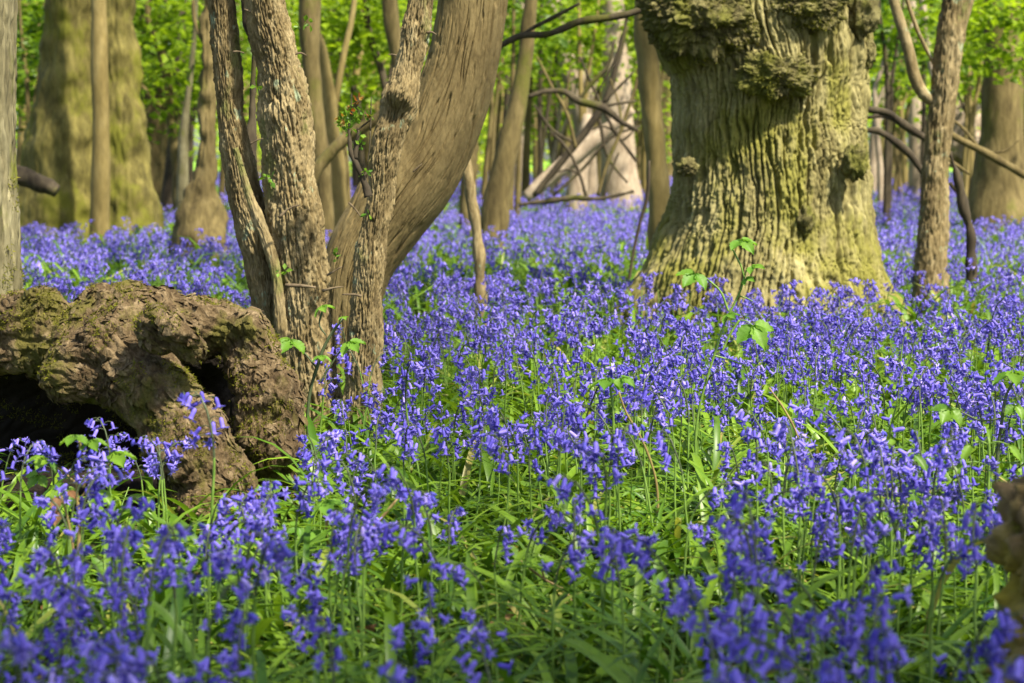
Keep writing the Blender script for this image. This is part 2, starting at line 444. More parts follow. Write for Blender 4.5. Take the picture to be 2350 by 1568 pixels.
OY = 7.35
left = [(1499, 60), (1515, 90), (1530, 140), (1541, 228), (1539, 300), (1538, 365), (1535, 456), (1519, 524), (1487, 592), (1455, 660), (1430, 720)]
rite = [(1975, 0), (1990, 60), (2000, 114), (1992, 205), (1984, 250), (1985, 296), (1992, 355), (2007, 456), (2018, 547), (2041, 638), (2066, 720)]
vv = [-60, 0, 60, 114, 205, 296, 355, 456, 524, 592, 640, 700, 735]
lu = np.interp(vv, [b for a, b in left], [a for a, b in left]); ru = np.interp(vv, [b for a, b in rite], [a for a, b in rite])
lu[:2] = 1505, 1500
oakpx = [((l+r)/2, v, (r-l)*.94) for l, r, v in zip(lu, ru, vv)]
oakpath = extend(pathpx(oakpx, OY), 4.5, taper=.9)
ob = np.array([oakpath[1, 0], OY, 0])
oak = thing('oak_tree', ob, 'massive old oak with deeply furrowed yellow-green bark and mossy burls', 'tree')
fur = furrow(15.5, 2.6, .042, .18, wob=.26)
def oakdisp(th, s, r, p):
    o = fur(th, s, r, p)
    root = ss(-p[:, 2], -.42, .02)
    o = o+root*.10*np.maximum(0, np.sin(th*4.0+.7+.8*perlin(np.stack([np.cos(th)*2, np.sin(th)*2, s*2], -1))))
    for (u, v, rad, amt) in KN:
        c = P(u, v, OY-.34); d = np.linalg.norm((p-c)*np.array([1, .6, 1]), axis=1); o = o+amt*np.exp(-(d/rad)**2)
    o = o+.02*fbm(p*4.5+5, 2)
    return o
KN = [(1780, 165, .10, .035), (1600, 10, .16, .03), (1850, 0, .10, .03), (1780, 252, .05, -.05), (1845, 505, .03, .02), (1960, 370, .05, .05), (1575, 385, .05, .045), (1790, 615, .05, .05), (1720, 300, .04, -.03), (1995, 110, .06, .05), (1990, 60, .05, .04)]
mb = MB(); add_tube(mb, oakpath, 720, 460, oakdisp, off=ob); mb.build('trunk', M['oak'], oak)
EXCL.append((ob[0], OY, .42))

def blob(c, rad, seed, amp=.3, freq=3., sub=64, off=(0, 0, 0), flatten=None, rough=.12):
    """lumpy burl: a lat-long ball pushed about by noise"""
    n, m = sub*2, sub
    th = np.linspace(0, TAU, n, endpoint=False); ph = np.linspace(.02, math.pi-.02, m)
    T_, H_ = np.meshgrid(th, ph)
    d = np.stack([np.sin(H_)*np.cos(T_), np.sin(H_)*np.sin(T_), np.cos(H_)], -1).reshape(-1, 3)
    k_ = 1+amp*fbm(d*freq*.6+seed, 2)+rough*(np.abs(perlin(d*freq*2.2+seed*2))*2-.5)+rough*.7*(np.abs(perlin(d*freq*5+seed))*2-.5)+rough*.35*perlin(d*freq*12+seed)
    V = np.asarray(c)-np.asarray(off)+d*np.asarray(rad)*k_[:, None]
    i = np.arange(m-1)[:, None]; j = np.arange(n)[None]
    q = np.stack([i*n+j, i*n+(j+1) % n, (i+1)*n+(j+1) % n, (i+1)*n+j], -1).reshape(-1, 4)[:, ::-1]
    return V, q

def tufts(mb, pts, nor, size, r, per=5, mat=0, spread=.8):
    """little upright moss blades at surface points"""
    N = len(pts)*per
    p = np.repeat(pts, per, 0)+r.normal(0, size*.35, (N, 3)); n_ = np.repeat(nor, per, 0)+r.normal(0, spread, (N, 3)); n_[:, 2] -= .15
    n_ /= np.linalg.norm(n_, axis=1)[:, None]
    s_ = np.cross(n_, r.normal(size=(N, 3))); s_ /= np.linalg.norm(s_, axis=1)[:, None]
    L = (size*r.uniform(.6, 1.5, N))[:, None]
    V = np.stack([p-s_*L*.16, p+s_*L*.16, p+n_*L], 1).reshape(-1, 3)
    mb.add(V, np.arange(N*3).reshape(-1, 3), mat)

def vnormals(V, q):
    fn = np.cross(V[q[:, 2]]-V[q[:, 0]], V[q[:, 3]]-V[q[:, 1]]) if q.shape[1] == 4 else np.cross(V[q[:, 1]]-V[q[:, 0]], V[q[:, 2]]-V[q[:, 0]])
    N = np.zeros_like(V)
    for i in range(q.shape[1]): np.add.at(N, q[:, i], fn)
    return N/(np.linalg.norm(N, axis=1)[:, None]+1e-12)

burls = [(1600, 22, 122, 96, .53, 1.0), (1848, 12, 84, 62, .56, 2.0), (1780, 172, 84, 54, .54, 3.2), (1540, 60, 42, 64, .34, 11.4), (1672, 62, 66, 52, .56, 12.7),
         (1578, 384, 24, 20, .455, 5.1), (1962, 372, 26, 42, .50, 6.5), (1847, 508, 20, 32, .54, 7.3), (1975, 20, 40, 70, .35, 8.8), (1795, 618, 22, 22, .60, 9.9), (1992, 120, 16, 34, .2, 10.4)]
mr_ = np.random.default_rng(5)
for i, (u, v, ru_, rv_, dep, sd) in enumerate(burls):
    y = OY-.345*(dep/.5)*1.0 if dep < .5 else OY-.36-.02*(dep-.5)
    c = P(u, v, y); ra = R_(2*ru_, y); rb = R_(2*rv_, y)
    V, q = blob(c, (ra, min(ra, rb)*.62+.012, rb), sd, .30, 3.4, 110 if ru_ > 40 else 36, ob, rough=.13)
    b_ = MB(); b_.add(V, q); bo = b_.build('burl' if ru_ > 50 else 'knot', M['burl'], oak)
    if ru_ > 50:
        N = vnormals(V, q)
        sel = np.where((perlin(V*22+sd) > -.02) & (N[:, 1] < .4))[0]; sel = mr_.choice(sel, min(len(sel), 2400), replace=False)
        t_ = MB(); tufts(t_, V[sel], N[sel], .0055, mr_, 3, spread=1.3); t_.build('moss', M['moss'], bo, smooth=False)['kind'] = 'stuff'
cs, rs, ns = crown_over(oakpath[-1, :3]+np.array([-2.0, 3.4, 2.0]), 2200, (3.0, 2.4, 1.4), .12, 21, nclump=10)
for q_ in ((2.9, -1.1, 5.6, 650), (3.6, -1.3, 5.9, 650), (2.0, -1.0, 5.5, 600)): cs.append(np.array(q_[:3])); rs.append((1.0, .8, .5)); ns.append(q_[3])  # added unseen leaf clumps behind the camera, placed to shade the foreground
mb = MB(); leaf_cloud(mb, [c-ob for c in cs], rs, ns, .13, seed=21); mb.build('crown', M['canopy'], oak, smooth=False)
t0 = oakpath[-2]; mb = MB(); add_tube(mb, [[*t0[:3], .2], [1.9, 5.2, 5.6, .15], [2.6, 2.9, 5.9, .10], [3.0, -1.0, 5.7, .04]], 10, 16, lumpy(6, .02), off=ob); mb.build('limb', M['oak'], oak)  # added unseen limb reaching out to the foreground-shading clumps
for s_ in ((1, .3), (-1, .6), (.3, -1)):
    t0 = oakpath[-2]; e = t0[:3]+np.array([s_[0]*2.2, s_[1]*2.2, 1.6])
    mb = MB(); add_tube(mb, [[*t0[:3], .16], [*((t0[:3]+e)/2+np.array([0, 0, -.2])), .11], [*e, .05]], 10, 10, lumpy(6, .02), off=ob); mb.build('limb', M['oak'], oak)

# ---------------------------------------------------------------- coppiced hawthorn (three stems)
HY = 4.65
def thorn_disp(seed, amp=.010, knots=()):
    def f(th, s, r, p):
        cs_ = np.stack([np.cos(th), np.sin(th), s*0], -1); e = np.array([0, 0, 1.])
        wv = perlin(cs_*1.4+e*(s*4+seed)[:, None])*.5
        c2 = np.stack([np.cos(th+wv*.35), np.sin(th+wv*.35), s*0], -1)
        a = np.abs(perlin(c2*5.6+e*(s*10+seed)[:, None])); b = np.abs(perlin(c2*11+e*(s*30+seed)[:, None]))
        pl = perlin(c2*9+e*(s*40+seed*2)[:, None]); c = perlin(cs_*20+e*(s*95+seed)[:, None])
        lobe = .055*r*np.sin(3*th+seed+2*perlin(np.stack([s*1.5, s*0, s*0+seed], -1)))
        o = amp*(.75*ss(a, .0, .16)-.6+.40*ss(b, 0, .22)-.3)+amp*.42*np.round(pl*2.2)/2.2+amp*.22*c+lobe+.008*fbm(p*9+seed, 2)
        for c_, rad, am in knots:
            d = np.linalg.norm(p-c_, axis=1); o = o+am*np.exp(-(d/rad)**2)
        return o
    return f
haw = [
  [(504, -30, 58), (510, 60, 60), (518, 150, 62), (527, 250, 66), (545, 350, 70), (562, 440, 76), (583, 520, 80), (603, 600, 84), (616, 690, 86), (628, 790, 92), (632, 850, 96)],
  [(603, -30, 92), (612, 40, 96), (635, 130, 102), (652, 220, 112), (662, 330, 122), (668, 430, 128), (680, 530, 130), (692, 630, 128), (700, 720, 130), (706, 800, 140), (708, 860, 150)],
  [(972, -30, 50), (958, 50, 54), (945, 130, 58), (930, 200, 66), (918, 235, 84), (905, 280, 74), (890, 350, 70), (880, 410, 66), (872, 470, 70), (860, 540, 70), (850, 620, 70), (843, 700, 74), (838, 780, 78), (834, 860, 86)],
]
haw = [[(u, v, w_*.94) for u, v, w_ in s_] for s_ in haw]
hb = P(745, 860, HY); hb[2] = 0
haw_o = thing('coppiced_hawthorn', hb, 'coppiced tree of three flaky-barked upright stems standing beside the stump', 'tree')
for i, st in enumerate(haw):
    yy = [HY+.03, HY-.02, HY-.10][i]
    pth = extend(pathpx(st, yy), 3.0)
    kn = []
    if i == 2:
        for (u, v, rad, am) in ((930, 190, .035, .03), (905, 260, .03, -.03), (925, 222, .03, .02), (905, 330, .018, .018), (880, 395, .018, .02), (890, 440, .016, .018), (848, 455, .02, .03), (845, 655, .016, .018), (850, 560, .02, .015)):
            kn.append((P(u, v, yy-.06), rad, am))
    if i == 1:
        for (u, v, rad, am) in ((640, 250, .03, .02), (650, 345, .03, .015), (700, 480, .025, .012), (650, 120, .03, -.02), (690, 700, .03, .012)):
            kn.append((P(u, v, yy-.09), rad, am))
    if i == 0:
        for (u, v, rad, am) in ((520, 178, .025, .02), (540, 40, .02, -.02), (505, 185, .02, .015)):
            kn.append((P(u, v, yy-.07), rad, am))
    mb = MB(); add_tube(mb, pth, 240, 520, thorn_disp(i*5.3, [.008, .0105, .008][i], kn), off=hb); mb.build('trunk', M['thorn'], haw_o)
    EXCL.append((pth[1, 0], pth[1, 1], pth[1, 3]))
# slim strand grown against the left stem, slim dead stem behind
mb = MB(); add_tube(mb, pathpx([(540, 340, 6), (552, 380, 14), (570, 440, 22), (592, 500, 30), (618, 570, 28), (636, 650, 24), (644, 740, 22), (648, 800, 20)], HY-.07)[::-1], 40, 90, thorn_disp(3, .004), off=hb); mb.build('side_stem', M['thorn'], haw_o)
mb = MB(); add_tube(mb, pathpx([(560, -20, 20), (576, 60, 34), (584, 110, 16), (580, 200, 14), (578, 280, 18), (572, 330, 34), (576, 390, 26), (580, 470, 22), (600, 640, 20)], HY+.22)[::-1], 18, 60, lumpy(30, .004), off=hb); mb.build('dead_stem', M['dark'], haw_o)
# little dead twigs
for (a, b, c, yy) in (((560, 22, 5), (590, 30, 5), (620, 14, 3), HY-.05), ((668, 128, 6), (690, 122, 5), (704, 128, 3), HY-.03), ((535, 120, 5), (545, 118, 4), (560, 122, 3), HY-.05),
                      ((910, 128, 5), (900, 125, 4), (890, 126, 3), HY-.14), ((978, 75, 6), (990, 74, 5), (1002, 80, 3), HY-.12), ((948, 395, 5), (958, 385, 3), (968, 376, 2), HY-.16),
                      ((640, 500, 8), (665, 478, 5), (690, 470, 3), HY-.12), ((575, 330, 5), (590, 322, 4), (604, 318, 2), HY-.1), ((655, 655, 10), (690, 656, 8), (725, 660, 4), HY-.14),
                      ((830, 680, 7), (810, 676, 5), (785, 676, 3), HY-.16), ((750, 632, 6), (768, 622, 4), (785, 612, 2), HY-.1), ((740, 668, 8), (760, 662, 6), (788, 658, 3), HY-.1),
                      ((800, 465, 5), (815, 480, 4), (828, 498, 3), HY-.13)):
    mb = MB(); add_tube(mb, pathpx([a, b, c], yy), 7, 8, lumpy(60, .001), off=hb); mb.build('twig', M['twig'], haw_o)
# leafy sprig
sp = pathpx([(846, 452, 22), (838, 425, 15), (830, 403, 13), (818, 378, 13), (807, 357, 12), (803, 325, 10), (801, 290, 7), (808, 250, 5)], HY-.22)
sb = sp[0, :3].copy()
mb = MB(); add_tube(mb, sp, 10, 40, lumpy(60, .002), off=hb)
add_tube(mb, pathpx([(815, 365, 11), (818, 330, 9), (822, 300, 6), (818, 290, 4)], HY-.22), 8, 14, lumpy(60, .002), off=hb)
for a, b, c in (((850, 300, 4), (851, 262, 3), (852, 222, 2)), ((806, 280, 4), (806, 240, 3), (807, 215, 2)), ((850, 300, 3), (848, 340, 3), (842, 380, 2)), ((818, 300, 4), (838, 285, 4), (855, 272, 3))):
    add_tube(mb, pathpx([a, b, c], HY-.22), 6, 8, off=hb)
spr = mb.build('sprig', M['dark'], haw_o)
def cluster(c, n, size, spread, sd, mat, parent, off, name='leaf_cluster'):
    r = np.random.default_rng(sd); mb = MB()
    for i in range(n):
        d = r.normal(size=3); d /= np.linalg.norm(d); side = np.cross(d, r.normal(size=3)); side /= np.linalg.norm(side)
        nn = np.cross(d, side); p = np.asarray(c)-off+d*spread*.25; L = size*r.uniform(.7, 1.3)
        mb.add([p, p+d*L*.5+side*L*.34+nn*L*.1, p+d*L, p+d*L*.5-side*L*.34+nn*L*.1], [[0, 1, 2], [0, 2, 3]])
    return mb.build(name, M[mat], parent, smooth=False)
for mt, pts in (('herb', [(790, 280), (800, 300), (815, 270), (822, 262), (835, 268), (815, 245), (822, 310), (828, 335), (846, 270), (802, 262), (790, 292), (838, 395), (795, 270), (808, 288), (785, 285)]),
                ('redbud', [(782, 270), (800, 255), (822, 232), (855, 268)])):
    for (u, v) in pts: cluster(P(u, v, HY-.22), 7, .014, .02, int(u+v), mt, spr, hb)
for (u, v) in ((700, 52), (712, 54), (688, 62), (766, 585), (770, 592), (640, 625), (653, 622), (612, 408), (622, 412), (845, 490), (590, 198)): cluster(P(u, v, HY-.13), 4, .016, .012, int(u+v), 'herb', haw_o, hb)
cs, rs, ns = crown_over(P(760, -700, HY)+np.array([-.8, 1.0, .8]), 800, (1.6, 1.4, .8), .07, 31, nclump=7)
mb = MB(); leaf_cloud(mb, [c-hb for c in cs], rs, ns, .08, seed=31); mb.build('crown', M['canopy'], haw_o, smooth=False)

# ---------------------------------------------------------------- leaning tree
LY = 5.5
def lean_disp(th, s, r, p):
    wv = perlin(np.stack([np.cos(th)*2, np.sin(th)*2, s*5], -1))*.5
    q = np.stack([np.cos(th+wv*.25)*8, np.sin(th+wv*.25)*8, s*6], -1)
    a = np.abs(perlin(q)); crack = 1-ss(a, .0, .15)
    m_ = ss(perlin(np.stack([np.cos(th)*5, np.sin(th)*5, s*5+9], -1)), -.45, .15)
    b = perlin(np.stack([np.cos(th)*16, np.sin(th)*16, s*26], -1))
    b2 = ss(np.abs(perlin(np.stack([np.cos(th+wv*.25)*20, np.sin(th+wv*.25)*20, s*16], -1))), 0, .15)
    return -.009*crack*m_+.0012*b2+.0012*b+.006*fbm(p*4, 2)
lp = [(1090, -60, 155), (1084, 0, 157), (1068, 110, 160), (1040, 220, 172), (1002, 320, 178), (948, 410, 186), (886, 500, 180), (832, 590, 166), (804, 680, 150), (794, 770, 146), (790, 840, 156)]
tp = extend(pathpx(lp, LY), 4.5, taper=.85)
lb = np.array([tp[1, 0], LY, 0])
lean = thing('leaning_tree', lb, 'leaning tree with smooth tan cracked bark curving up to the right behind the hawthorn', 'tree')
mb = MB(); add_tube(mb, tp, 600, 560, lean_disp, off=lb); mb.build('trunk', M['lean'], lean)
EXCL.append((lb[0], LY, .24))
cs, rs, ns = crown_over(tp[-1, :3]+np.array([-.6, 1.6, 1.2]), 900, (2.0, 1.6, 1.0), .09, 41, nclump=7)
mb = MB(); leaf_cloud(mb, [c-lb for c in cs], rs, ns, .1, seed=41); mb.build('crown', M['canopy'], lean, smooth=False)

# ---------------------------------------------------------------- tree at the left edge
def ash_disp(th, s, r, p):
    wv = perlin(np.stack([np.cos(th)*3, np.sin(th)*3, s*4], -1))
    q = np.stack([np.cos(th+wv*.06)*11, np.sin(th+wv*.06)*11, s*5], -1)
    return .012*(ss(np.abs(perlin(q)), 0, .3)-.7)+.004*perlin(np.stack([np.cos(th)*16, np.sin(th)*16, s*30], -1))+.006*fbm(p*7, 2)
EY = 4.75
tp = extend(pathpx([(-140, -60, 330), (-138, 0, 328), (-140, 250, 332), (-136, 500, 340), (-130, 660, 350), (-128, 860, 370)], EY), 4)
eb = np.array([tp[1, 0], EY, 0])
edge = thing('ridged_trunk_tree', eb, 'pale grey tree with fine upright bark ridges at the left frame edge, behind the stump', 'tree')
mb = MB(); add_tube(mb, tp, 240, 240, ash_disp, off=eb); mb.build('trunk', M['ash'], edge)
V, q, _ = tube_raw(tp, 240, 160, ash_disp)
N = vnormals(V, q); zz = V[:, 2]
sel = np.where((zz < .66) & (zz > .1) & (N[:, 1] < .3) & (perlin(V*np.array([14, 14, 8])) > -.05+(zz-.3)*.9))[0]; sel = mr_.choice(sel, min(len(sel), 1600), replace=False)
t_ = MB(); tufts(t_, V[sel]-eb, N[sel], .008, mr_, 4); t_.build('moss', M['moss'], edge, smooth=False)['kind'] = 'stuff'
EXCL.append((eb[0], EY, .2))
cs, rs, ns = crown_over(tp[-1, :3]+np.array([-.4, 0, 0]), 2200, (2, 2, 1), .09, 51, nclump=8)
mb = MB(); leaf_cloud(mb, [c-eb for c in cs], rs, ns, .1, seed=51); mb.build('crown', M['canopy'], edge, smooth=False)

# ---------------------------------------------------------------- hollow stump (smooth-blended capsules -> surface net)
SY = 3.70
def S(cx, cy, y=SY): return P(cx*.4196, 583+cy*.4196, y)
def sr(r, y=SY): return r*.4196/FPX*y
CAPS = [((-300, 520, 3.74), 220, (130, 450, 3.72), 165), ((130, 460, 3.72), 165, (450, 530, 3.70), 235), ((450, 530, 3.70), 245, (780, 430, 3.71), 250),
        ((235, 285, 3.69), 110, (180, 360, 3.70), 100), ((80, 345, 3.70), 105, (130, 380, 3.7), 110), ((560, 290, 3.72), 132, (760, 285, 3.73), 110), ((760, 300, 3.73), 110, (900, 310, 3.74), 95),
        ((780, 420, 3.73), 235, (1130, 400, 3.77), 145), ((1130, 400, 3.77), 145, (1330, 440, 3.76), 128), ((1370, 410, 3.72), 85, (1385, 450, 3.72), 80),
        ((1340, 450, 3.76), 135, (1455, 760, 3.73), 175), ((1455, 760, 3.73), 175, (1470, 1000, 3.72), 172), ((1470, 1000, 3.72), 170, (1500, 1250, 3.74), 115), ((1500, 1250, 3.74), 115, (1500, 1500, 3.75), 130),
        ((640, 560, 3.62), 225, (880, 800, 3.57), 195), ((880, 800, 3.57), 195, (1020, 1040, 3.55), 235), ((1020, 1040, 3.55), 235, (1140, 1300, 3.56), 240), ((1140, 1300, 3.56), 240, (1200, 1560, 3.58), 270),
        ((1080, 1400, 3.46), 100, (1180, 1500, 3.46), 120), ((380, 660, 3.60), 160, (560, 680, 3.60), 140), ((840, 400, 3.50), 115, (950, 450, 3.50), 105), ((1045, 520, 3.50), 52, (1065, 530, 3.50), 48),
        ((850, 345, 3.445), 30, (960, 395, 3.435), 34), ((960, 395, 3.435), 34, (1045, 450, 3.45), 34)]
BACK = [((-300, 900, 4.20), 330, (400, 850, 4.24), 330), ((400, 850, 4.24), 330, (1000, 900, 4.22), 300), ((1000, 800, 4.14), 260, (1350, 900, 4.10), 200), ((-300, 1400, 4.1), 330, (1350, 1400, 4.1), 280), ((-360, 900, 3.85), 150, (-360, 1500, 3.82), 200),
        ((0, 480, 3.95), 190, (1250, 480, 3.98), 190), ((0, 520, 4.12), 230, (1250, 520, 4.12), 220), ((1440, 800, 3.92), 150, (1420, 1400, 3.92), 170)]
lo = np.array([S(-420, 0, 3.7)[0], 3.34, -.10]); hi = np.array([S(1800, 0, 3.7)[0], 4.34, .56])
CELL = .0058
nx, ny, nz = [int((h-l)/CELL)+1 for l, h in zip(lo, hi)]
gx, gy, gz_ = [lo[i]+CELL*np.arange(n_) for i, n_ in enumerate((nx, ny, nz))]
G = np.stack(np.meshgrid(gx, gy, gz_, indexing='ij'), -1).astype(np.float32)
def capsule(G, a, b, ra, rb):
    ab = (b-a).astype(np.float32); h = np.clip(((G-a.astype(np.float32))@ab)/float(ab@ab), 0, 1)
    return np.linalg.norm(G-a.astype(np.float32)-h[..., None]*ab, axis=-1)-(ra+(rb-ra)*h)
def smin(a, b, k_):
    h = np.clip(.5+.5*(b-a)/k_, 0, 1); return b+(a-b)*h-k_*h*(1-h)
D = None
for a, ra, b, rb in CAPS:
    d = capsule(G, S(*a), S(*b), sr(ra, a[2]), sr(rb, b[2])); D = d if D is None else smin(D, d, .022)
for a, ra, b, rb in BACK:
    D = smin(D, capsule(G, S(*a), S(*b), sr(ra, a[2]), sr(rb, b[2])), .03)
def carve(D, d, k_): return -smin(-D, d, k_)
for yy, k_ in ((3.48, 1.0), (3.60, .95), (3.72, .9), (3.84, .9), (3.95, .9)):
    for a, ra, b, rb in (((1135, 510, yy), 34, (1225, 760, yy), 74), ((1225, 760, yy), 74, (1300, 980, yy), 56), ((1300, 980, yy), 56, (1420, 1240, yy), 40),
                         ((-250, 900, yy), 225, (330, 985, yy), 165), ((330, 985, yy), 165, (600, 1010, yy), 125), ((-250, 1200, yy), 240, (560, 1180, yy), 170)):
        if yy > 3.9 and a[0] > 1000: continue
        D = carve(D, capsule(G, S(*a), S(*b), sr(ra*k_, a[2]), sr(rb*k_, b[2])), .010)
Gf = G.reshape(-1, 3)
near = np.abs(D.ravel()) < .05
nzv = np.zeros(len(Gf)); pp = Gf[near].astype(float)
nzv[near] = .012*fbm(pp*9, 2)+.004*perlin(pp*22+3)
D = D-nzv.reshape(D.shape)
def surface_net(D, lo, cell):
    nx, ny, nz = D.shape; ins = D < 0
    c = np.zeros((nx-1, ny-1, nz-1), int)
    for i in (0, 1):
        for j in (0, 1):
            for k_ in (0, 1): c += ins[i:nx-1+i, j:ny-1+j, k_:nz-1+k_]
    act = (c > 0) & (c < 8); idx = -np.ones(act.shape, np.int64); ijk = np.argwhere(act); idx[act] = np.arange(len(ijk))
    acc = np.zeros((len(ijk), 3)); cnt = np.zeros(len(ijk))
    cor = [(i, j, k_) for i in (0, 1) for j in (0, 1) for k_ in (0, 1)]
    for a in cor:
        for ax in range(3):
            if a[ax]: continue
            b = list(a); b[ax] = 1
            da = D[ijk[:, 0]+a[0], ijk[:, 1]+a[1], ijk[:, 2]+a[2]]; db = D[ijk[:, 0]+b[0], ijk[:, 1]+b[1], ijk[:, 2]+b[2]]
            cr = (da < 0) != (db < 0); t = np.where(cr, da/np.where(cr, da-db, 1), 0)
            pt = np.array(a, float)[None].repeat(len(ijk), 0); pt[:, ax] += t
            acc += np.where(cr[:, None], pt, 0); cnt += cr
    V = np.asarray(lo)+cell*(ijk+acc/cnt[:, None])
    Q = []
    for ax in range(3):
        sl0 = [slice(None)]*3; sl1 = [slice(None)]*3; sl0[ax] = slice(0, -1); sl1[ax] = slice(1, None)
        e = np.argwhere(ins[tuple(sl0)] != ins[tuple(sl1)]); o1, o2 = [(1, 2), (2, 0), (0, 1)][ax]
        ok = (e[:, o1] > 0) & (e[:, o2] > 0) & (e[:, o1] < D.shape[o1]-1) & (e[:, o2] < D.shape[o2]-1); e = e[ok]
        def g_(d1, d2):
            f = e.copy(); f[:, o1] -= d1; f[:, o2] -= d2; return idx[f[:, 0], f[:, 1], f[:, 2]]
        q = np.stack([g_(1, 1), g_(0, 1), g_(0, 0), g_(1, 0)], -1)
        flip = ~ins[e[:, 0], e[:, 1], e[:, 2]]; q[flip] = q[flip][:, ::-1]; Q.append(q)
    return V, np.concatenate(Q)
V, Q = surface_net(D, lo, CELL)
Q = Q[(Q >= 0).all(1)]
def subdiv(V, Q):
    E = np.concatenate([Q[:, [0, 1]], Q[:, [1, 2]], Q[:, [2, 3]], Q[:, [3, 0]]]); E.sort(1)
    u, inv = np.unique(E, axis=0, return_inverse=True); inv = inv.ravel().reshape(4, -1)
    n0 = len(V); em = n0+inv; fm = n0+len(u)+np.arange(len(Q))
    V2 = np.concatenate([V, (V[u[:, 0]]+V[u[:, 1]])/2, V[Q].mean(1)])
    return V2, np.concatenate([np.stack([Q[:, i], em[i], fm, em[i-1]], -1) for i in range(4)])
front = V[:, 1] < 3.86
V0, Q0 = V, Q
V, Q = subdiv(V, Q)
for _ in range(2):
    A = np.zeros_like(V); C_ = np.zeros(len(V))
    for i in range(4): np.add.at(A, Q[:, i], V[Q[:, (i+1) % 4]]+V[Q[:, i-1]]); np.add.at(C_, Q[:, i], 2)
    V = .4*V+.6*A/C_[:, None]
N = vnormals(V, Q)
# flaky bark: ridges that flow along the limbs
fl = np.stack([perlin(V*14), perlin(V*14+31), perlin(V*14+57)], -1)*.022
dg = np.array([[.80, 0, .60], [0, 1, 0], [-.60, 0, .80]])            # bark runs down to the right along the big root
W_ = (V+fl)@dg.T
hs = np.zeros(len(V)); ws = np.zeros(len(V)); fr_ = np.where(V[:, 1] < 3.9)[0]; Vf = (V+fl*.55)[fr_]
for ci, (A_, ra_, B_, rb_) in enumerate(CAPS):
    pa, pb = S(*A_), S(*B_); ax = pb-pa; Lx = np.linalg.norm(ax); ax /= Lx
    rel = Vf-pa; t_ = np.clip(rel@ax, 0, Lx); dd = np.linalg.norm(rel-t_[:, None]*ax, axis=1)-(sr(ra_, A_[2])+(sr(rb_, B_[2])-sr(ra_, A_[2]))*t_/Lx)
    w_ = np.exp(-np.maximum(dd, -.02)/.010); k_ = w_ > .04
    if not k_.any(): continue
    al = (rel[k_]@ax)[:, None]*ax; pe = rel[k_]-al
    g1 = ss(np.abs(perlin(pe*52+al*8+ci*7.1)), 0, .30)-.6; g2 = ss(np.abs(perlin(pe*125+al*26+ci*3.3)), 0, .32)-.6
    hs[fr_[k_]] += w_[k_]*(.0062*g1+.0030*g2); ws[fr_[k_]] += w_[k_]
grain = np.where(ws > 0, hs/np.maximum(ws, 1e-6), 0)
q0 = W_*np.array([11, 14, 34]); q3 = (V+fl*.6)*np.array([130, 130, 170])
pat = ss(perlin(V*12+40), -.3, .4)
h_ = grain+.0060*(ss(np.abs(perlin(q0)), 0, .40)-.6)+.0022*pat*(ss(np.abs(perlin(q3+9)), 0, .4)-.5)+.0006*perlin(V*330)+.003*fbm(V*26+8, 2)
V = V+N*h_[:, None]
N = vnormals(V, Q)
sbase = np.array([S(700, 1500)[0], SY, 0.])
stump = thing('hollow_stump', sbase, 'gnarled mossy hollow stump arching over a dark cavity, lower left', 'tree stump')
cav = V0[Q0].mean(1); cav = np.tile((cav[:, 1] > 3.80) & (N.reshape(-1, 3)[:len(V0)][Q0].mean(1)[:, 1] < .35) & (cav[:, 2] < .36), 4)  # deep cave faces that take the painted shade colour
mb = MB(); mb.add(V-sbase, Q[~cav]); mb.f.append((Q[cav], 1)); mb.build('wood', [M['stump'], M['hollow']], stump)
# loose curls of bark lifting along the limbs
fsel = np.where((N[:, 1] < .45) & (V[:, 1] < 3.86) & (V[:, 2] > .03) & (perlin(V*17+70) > -.12) & (V[:, 2] > .02))[0]; fsel = mr_.choice(fsel, min(len(fsel), 3600), replace=False)
p0, n0 = V[fsel], N[fsel]; kf = len(fsel)
axd = np.tile(np.array([.75, 0, -.66]), (kf, 1))+mr_.normal(0, .35, (kf, 3)); axd -= n0*(axd*n0).sum(1)[:, None]; axd /= np.linalg.norm(axd, axis=1)[:, None]
sdd = np.cross(n0, axd); Lf = mr_.uniform(.006, .020, kf)[:, None]; Wf = Lf*mr_.uniform(.22, .5, kf)[:, None]; up_ = mr_.uniform(.0005, .0035, kf)[:, None]
c0 = p0-sbase
Vq = np.stack([c0-axd*Lf*.5-sdd*Wf-n0*.001, c0-axd*Lf*.5+sdd*Wf*.6-n0*.001, c0+sdd*Wf+n0*up_*.8, c0+axd*Lf*.5+sdd*Wf*.3+n0*up_*1.6, c0+axd*Lf*.6-sdd*Wf*.5+n0*up_*1.3, c0-sdd*Wf*1.1+n0*up_*.6], 1).reshape(-1, 3)
b_ = np.arange(kf)[:, None]*6; fb = MB(); fb.add(Vq, np.concatenate([b_+np.array([[0, 1, 2, 5]]), b_+np.array([[5, 2, 3, 4]])]))
fb.build('loose_bark', M['stump'], stump, smooth=False)['kind'] = 'stuff'
dens = perlin(V*13+2)+.6*perlin(V*34)
sel = np.where((N[:, 1] < .35) & (N[:, 2] > -.55) & (V[:, 2] > .06) & (dens+.28*N[:, 2] > .28))[0]
sel = mr_.choice(sel, min(len(sel), 10500), replace=False)
t_ = MB(); tufts(t_, V[sel]-sbase, N[sel], .0050, mr_, 4, spread=.9); t_.build('moss', M['moss'], stump, smooth=False)['kind'] = 'stuff'
STUMP_GRID = (D < .012).any(axis=2)   # footprint for planting
